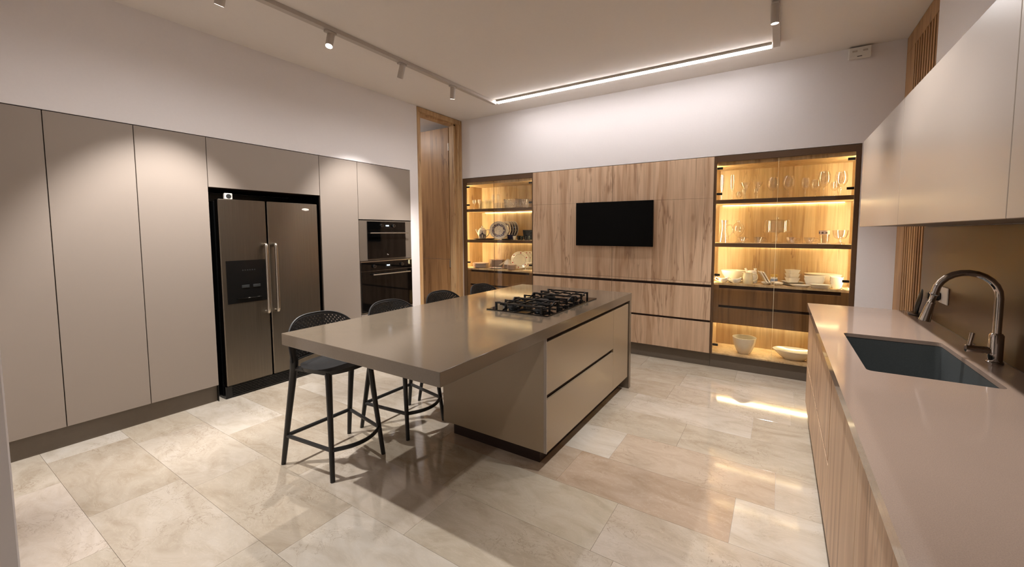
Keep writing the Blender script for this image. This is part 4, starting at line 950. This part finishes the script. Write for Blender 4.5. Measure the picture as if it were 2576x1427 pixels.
def crystal_box(w, d, h):
    f = B(); n = 40; rings = []
    for s_, z, k in ((0.86, 0, 0), (0.9, 0.01, 1), (1.0, h, 1), (0.95, h, 1), (0.84, 0.014, 0)):
        base = rrect(-w * s_, w * s_, -d * s_, d * s_, d * 0.4 * s_, 6); rings.append([f.bm.verts.new((a * (1 + 0.012 * k * (j % 2)), b * (1 + 0.03 * k * (j % 2)), z)) for j, (a, b) in enumerate(base)])
    f.bm.faces.new(list(reversed(rings[0])))
    for A, C in zip(rings, rings[1:]):
        for k in range(len(A)): f.bm.faces.new((A[k], A[(k + 1) % len(A)], C[(k + 1) % len(A)], C[k]))
    f.bm.faces.new(rings[-1]); return f
put('crystal_dish', 'left cut crystal dish with fluted sides ' + WN, 'dish', crystal_box(0.12, 0.075, 0.13), 'cut_crystal', 0.83, 5.03, S1, 0.0, 'cut crystal dishes')
put('crystal_dish', 'right cut crystal dish with fluted sides ' + WN, 'dish', crystal_box(0.082, 0.07, 0.125), 'cut_crystal', 1.04, 5.06, S1, 0.0, 'cut crystal dishes')
lath('crystal_vase', 'tall cut crystal vase at the right end of the narrow display', 'vase', [(0, 0), (0.04, 0), (0.042, 0.01), (0.036, 0.06), (0.05, 0.18), (0.056, 0.245), (0.053, 0.245), (0.046, 0.18), (0.03, 0.06), (0, 0.02)], 'cut_crystal', 1.19, 5.1, S1, None, 16, 1, 1, False)
# middle shelf of the narrow display
lath('serving_tray', 'brown round tray under the teapot', 'tray', [(0, 0), (0.15, 0), (0.185, 0.014), (0.19, 0.018), (0.184, 0.018), (0.148, 0.006), (0, 0.006)], 'tray_brown', 0.27, 5.07, S2, None, 32, 1.0, 0.75)
tz = S2 + 0.0065
te = thing('teapot', 'white teapot with navy figure motif on the brown tray', 'teapot', (0.262, 5.03, tz))
B().lathe([(0, 0), (0.050, 0), (0.055, 0.006), (0.062, 0.05), (0.066, 0.10), (0.060, 0.142), (0.046, 0.152), (0, 0.152)], 28, 0.262, 5.03, tz).obj('body', 'white_ceramic', te, True)
lid = B().lathe([(0, 0.152), (0.046, 0.152), (0.04, 0.166), (0.018, 0.178), (0, 0.18)], 24, 0.262, 5.03, tz).obj('lid', 'white_ceramic', te, True)
B().lathe([(0, 0), (0.007, 0), (0.014, 0.012), (0.010, 0.024), (0, 0.026)], 14, 0.262, 5.03, tz + 0.178).obj('knob', 'white_ceramic', lid, True)
ca, sa = math.cos(0.53), math.sin(0.53)
def tp_(r, z): return (0.262 + r * ca, 5.03 + r * sa, tz + z)
B().tube([tp_(-0.05, 0.07), tp_(-0.075, 0.11), tp_(-0.098, 0.152)], [0.018, 0.013, 0.010], 10).obj('spout', 'white_ceramic', te, True)
B().tube(curve_pts([tp_(0.056, 0.135), tp_(0.098, 0.145), tp_(0.104, 0.085), tp_(0.056, 0.03)], 6), [(0.007, 0.009)] * 19, 8).obj('handle', 'white_ceramic', te, True)
def motif():
    # abstract navy figure painted on the side that faces the room
    f = B()
    def rad(z): 
        pr2 = [(0, 0.055), (0.05, 0.062), (0.10, 0.066), (0.142, 0.060)]
        for (a, ra), (b, rb) in zip(pr2, pr2[1:]):
            if a <= z <= b: return ra + (rb - ra) * (z - a) / (b - a) + 0.0008
        return 0.06
    def strip(rows, off):
        prev = None
        for z, hw, sh in rows:
            r = rad(z); cur = []
            for k in range(5):
                a = -0.885 + off + sh / r + (k / 4 - 0.5) * 2 * hw / r; cur.append(f.bm.verts.new((0.262 + r * math.cos(a), 5.03 + r * math.sin(a), tz + z)))
            if prev:
                for k in range(4): f.bm.faces.new((prev[k], prev[k + 1], cur[k + 1], cur[k]))
            prev = cur
    for sg in (-1, 1):
        strip([(0.018, 0.004, sg * 0.012), (0.035, 0.007, sg * 0.021), (0.06, 0.007, sg * 0.017), (0.078, 0.007, sg * 0.008)], 0)
        strip([(0.052, 0.004, sg * 0.030), (0.068, 0.005, sg * 0.034), (0.076, 0.006, sg * 0.026), (0.084, 0.004, sg * 0.014)], 0)
        strip([(0.026, 0.003, sg * 0.048), (0.06, 0.008, sg * 0.046), (0.075, 0.003, sg * 0.044)], 0)
    strip([(0.078, 0.015, 0), (0.092, 0.011, 0), (0.102, 0.003, 0), (0.114, 0.005, 0), (0.122, 0.002, 0)], 0)
    return f
motif().obj('painted_motif', 'navy_glaze', te, True)
plate_prof = [(0, 0), (0.075, 0), (0.085, 0.004), (0.115, 0.018), (0.128, 0.024), (0.126, 0.026), (0.085, 0.009), (0.075, 0.005), (0, 0.005)]
def standing(name, label, x, y, z, r, turn, lean, mat, group, rim_dots=None):
    k = r / 0.128
    t = thing(name, label, 'plate', (x, y, z), group=group)
    o = B().lathe([(a * k, b * k) for a, b in plate_prof], 32).obj('plate', mat, t, True, abs_=False)
    # plate axis (local z) turned to face the room, leaning back
    M = Matrix.Translation((0, 0, 0)) @ Matrix.Rotation(turn, 4, 'Z') @ Matrix.Rotation(PI / 2 - lean, 4, 'X') @ Matrix.Translation((0, r, 0))
    o.matrix_local = M
    if rim_dots:
        B().tube([(r * 0.67 * math.cos(2 * PI * q / 28), r * 0.67 * math.sin(2 * PI * q / 28), 0.0092 * k) for q in range(28)], 0.0016, 5, closed=True).obj('rim_line', 'sink_grey', o, abs_=False)
        for i in range(6):
            a = 2 * PI * i / 6 + 0.35
            d_ = B().lathe([(0, 0), (0.010, 0), (0.009, 0.0015), (0, 0.0018)], 7).xf(Matrix.Translation((r * 0.83 * math.cos(a), r * 0.83 * math.sin(a), 0.0185 * k)) @ Matrix.Rotation(a, 4, 'Z') @ Matrix.Rotation(-0.4, 4, 'Y')).obj('rose_print', 'red_glaze', o, abs_=False)
    return t
GP = 'blue printed plates standing in the narrow display'
standing('printed_plate', 'frontmost blue printed plate standing beside the teapot', 0.60, 5.0, S2 + 0.003, 0.138, 0.66, 0.24, 'blue_transfer', GP)
for i in range(4):
    standing('printed_plate', '%s blue printed plate behind the frontmost one' % ORD[i], 0.605 + i * 0.036, 5.155 + i * 0.014, S2 + 0.003, 0.138, -0.22, 0.14, 'blue_transfer', GP)
ps = thing('plate_easel', 'small wire easel under the frontmost blue printed plate', 'plate stand', (0.60, 4.97, S2))
for s in (-0.04, 0.04): B().tube([(0.60 + s, 4.955, S2 + 0.012), (0.60 + s, 4.965, S2 + 0.003), (0.60 + s, 5.04, S2 + 0.003)], 0.0025, 6).obj('wire', 'satin_metal', ps)
lath('navy_bowl', 'dark navy bowl before the blue printed plates', 'bowl', [(0, 0), (0.04, 0), (0.05, 0.015), (0.056, 0.075), (0.054, 0.075), (0.046, 0.018), (0, 0.01)], 'navy_glaze', 0.795, 5.03, S2, None, 24)
lath('dark_plate', 'dark flat plate lying right of the blue printed plates', 'plate', [(0, 0), (0.08, 0), (0.11, 0.012), (0.108, 0.015), (0.08, 0.005), (0, 0.005)], 'black_glaze', 0.78, 4.945, S2, None, 28, 0.9, 0.26)
put('casserole', 'black oblong casserole dish at the back of the narrow display', 'casserole', crystal_box(0.16, 0.06, 0.145), 'black_glaze', 1.085, 5.2, S2)
for i in range(6):
    x = 0.868 + i * 0.063; y = 5.02 + (i % 2) * 0.02
    c = thing('espresso_cup', '%s small black cup from the left in the narrow display' % ORD[i], 'cup', (x, y, S2), group='black espresso cups')
    B().lathe([(0, 0), (0.018, 0), (0.024, 0.02), (0.027, 0.06), (0.025, 0.06), (0.02, 0.02), (0, 0.006)], 16, x, y, S2).obj('cup', 'black_glaze' if i else 'white_ceramic', c, True)
    B().tube(curve_pts([(x + 0.012, y - 0.022, S2 + 0.05), (x + 0.018, y - 0.042, S2 + 0.048), (x + 0.018, y - 0.042, S2 + 0.022), (x + 0.011, y - 0.02, S2 + 0.014)], 4), 0.0038, 6).obj('handle', 'burner_alloy' if i else 'white_ceramic', c, True)
# lower shelf of the narrow display
flat = [(0, 0), (0.075, 0), (0.10, 0.010), (0.125, 0.013), (0.124, 0.0155), (0.10, 0.0125), (0.074, 0.004), (0, 0.004)]
def stack(lbl, x, y, n, r, mat, group, step=0.0095):
    k = r / 0.125; z = S3
    for i in range(n):
        pos = 'bottom' if i == 0 else ('top' if i == n - 1 else ORD[i] + ' from the bottom')
        lath('plate', '%s, %s plate' % (lbl, pos), 'plate', [(a * k, b) for a, b in flat], mat, x, y, z, group, 24); z += step
    return z
z1 = stack('front left plate stack in the narrow display', 0.235, 5.02, 7, 0.125, 'pink_ceramic', 'front left plate stack')
z2 = stack('rear plate stack in the narrow display', 0.41, 5.2, 12, 0.122, 'pink_ceramic', 'rear plate stack')
z3 = stack('small plate stack right of the middle in the narrow display', 0.86, 4.965, 7, 0.072, 'pink_ceramic', 'small plate stack')
z4 = stack('small plate stack left of the white standing plates', 0.705, 5.09, 6, 0.085, 'pink_ceramic', 'second small plate stack')
o = lath('patterned_plate', 'red and white patterned plate lying at the front of the narrow display', 'plate', [(a * 1.0, b) for a, b in flat], 'white_ceramic', 0.555, 4.985, S3, None, 28, 1.0, 0.62)
for i in range(7):
    a = PI + PI * (i + 0.5) / 7 * 1.0 - PI * 0.5 * 0
    B().lathe([(0, 0), (0.011, 0), (0.010, 0.002), (0, 0.003)], 8, 0.555 + 0.108 * math.cos(2 * PI * i / 7), 4.985 + 0.066 * math.sin(2 * PI * i / 7), S3 + 0.0138).obj('rose_print', 'red_glaze', o)
lath('inverted_bowl', 'white bowl turned upside down on the small plate stack', 'bowl', [(0.062, 0), (0.066, 0.002), (0.05, 0.045), (0.026, 0.07), (0.022, 0.07), (0.022, 0.082), (0.0, 0.08), (0, 0.066), (0.024, 0.064), (0.046, 0.042), (0.062, 0)], 'white_ceramic', 0.70, 5.09, z4 + 0.0062, None, 24)
p = B().lathe([(0, 0), (0.05, 0), (0.085, 0.018), (0.083, 0.02), (0.05, 0.004), (0, 0.004)], 24, 0, 0, 0, 1.0, 0.5).obj('side_dish', 'white_ceramic', None, True); p.location = (0.585, 5.12, S3 + 0.06); p.rotation_euler = (0.2, -0.55, 0.0)
tag(p, 'white oblong dish propped against the rear plate stack', 'dish')
GR = 'rose rimmed plates standing in the narrow display'
standing('rose_plate', 'frontmost white standing plate with red roses on its rim', 0.91, 5.09, S3 + 0.003, 0.13, 0.60, 0.2, 'white_ceramic', GR, True)
for i in range(3): standing('rose_plate', '%s rose rimmed plate behind the frontmost one' % ORD[i], 0.955 + i * 0.045, 5.17 + i * 0.022, S3 + 0.003, 0.13, -0.2, 0.14, 'white_ceramic', GR, True)
wr = thing('plate_rack', 'white wire plate rack at the right end of the narrow display', 'plate rack', (1.15, 5.0, S3))
B().tube(curve_pts([(1.075, 4.99, S3 + 0.003), (1.09, 4.99, S3 + 0.10), (1.12, 4.99, S3 + 0.112), (1.235, 4.99, S3 + 0.112)], 5), 0.004, 6).obj('wire', 'white_plastic', wr, True)
B().tube([(1.05, 4.96, S3 + 0.004), (1.10, 5.02, S3 + 0.004), (1.24, 5.02, S3 + 0.004)], 0.004, 6).obj('wire', 'white_plastic', wr, True)
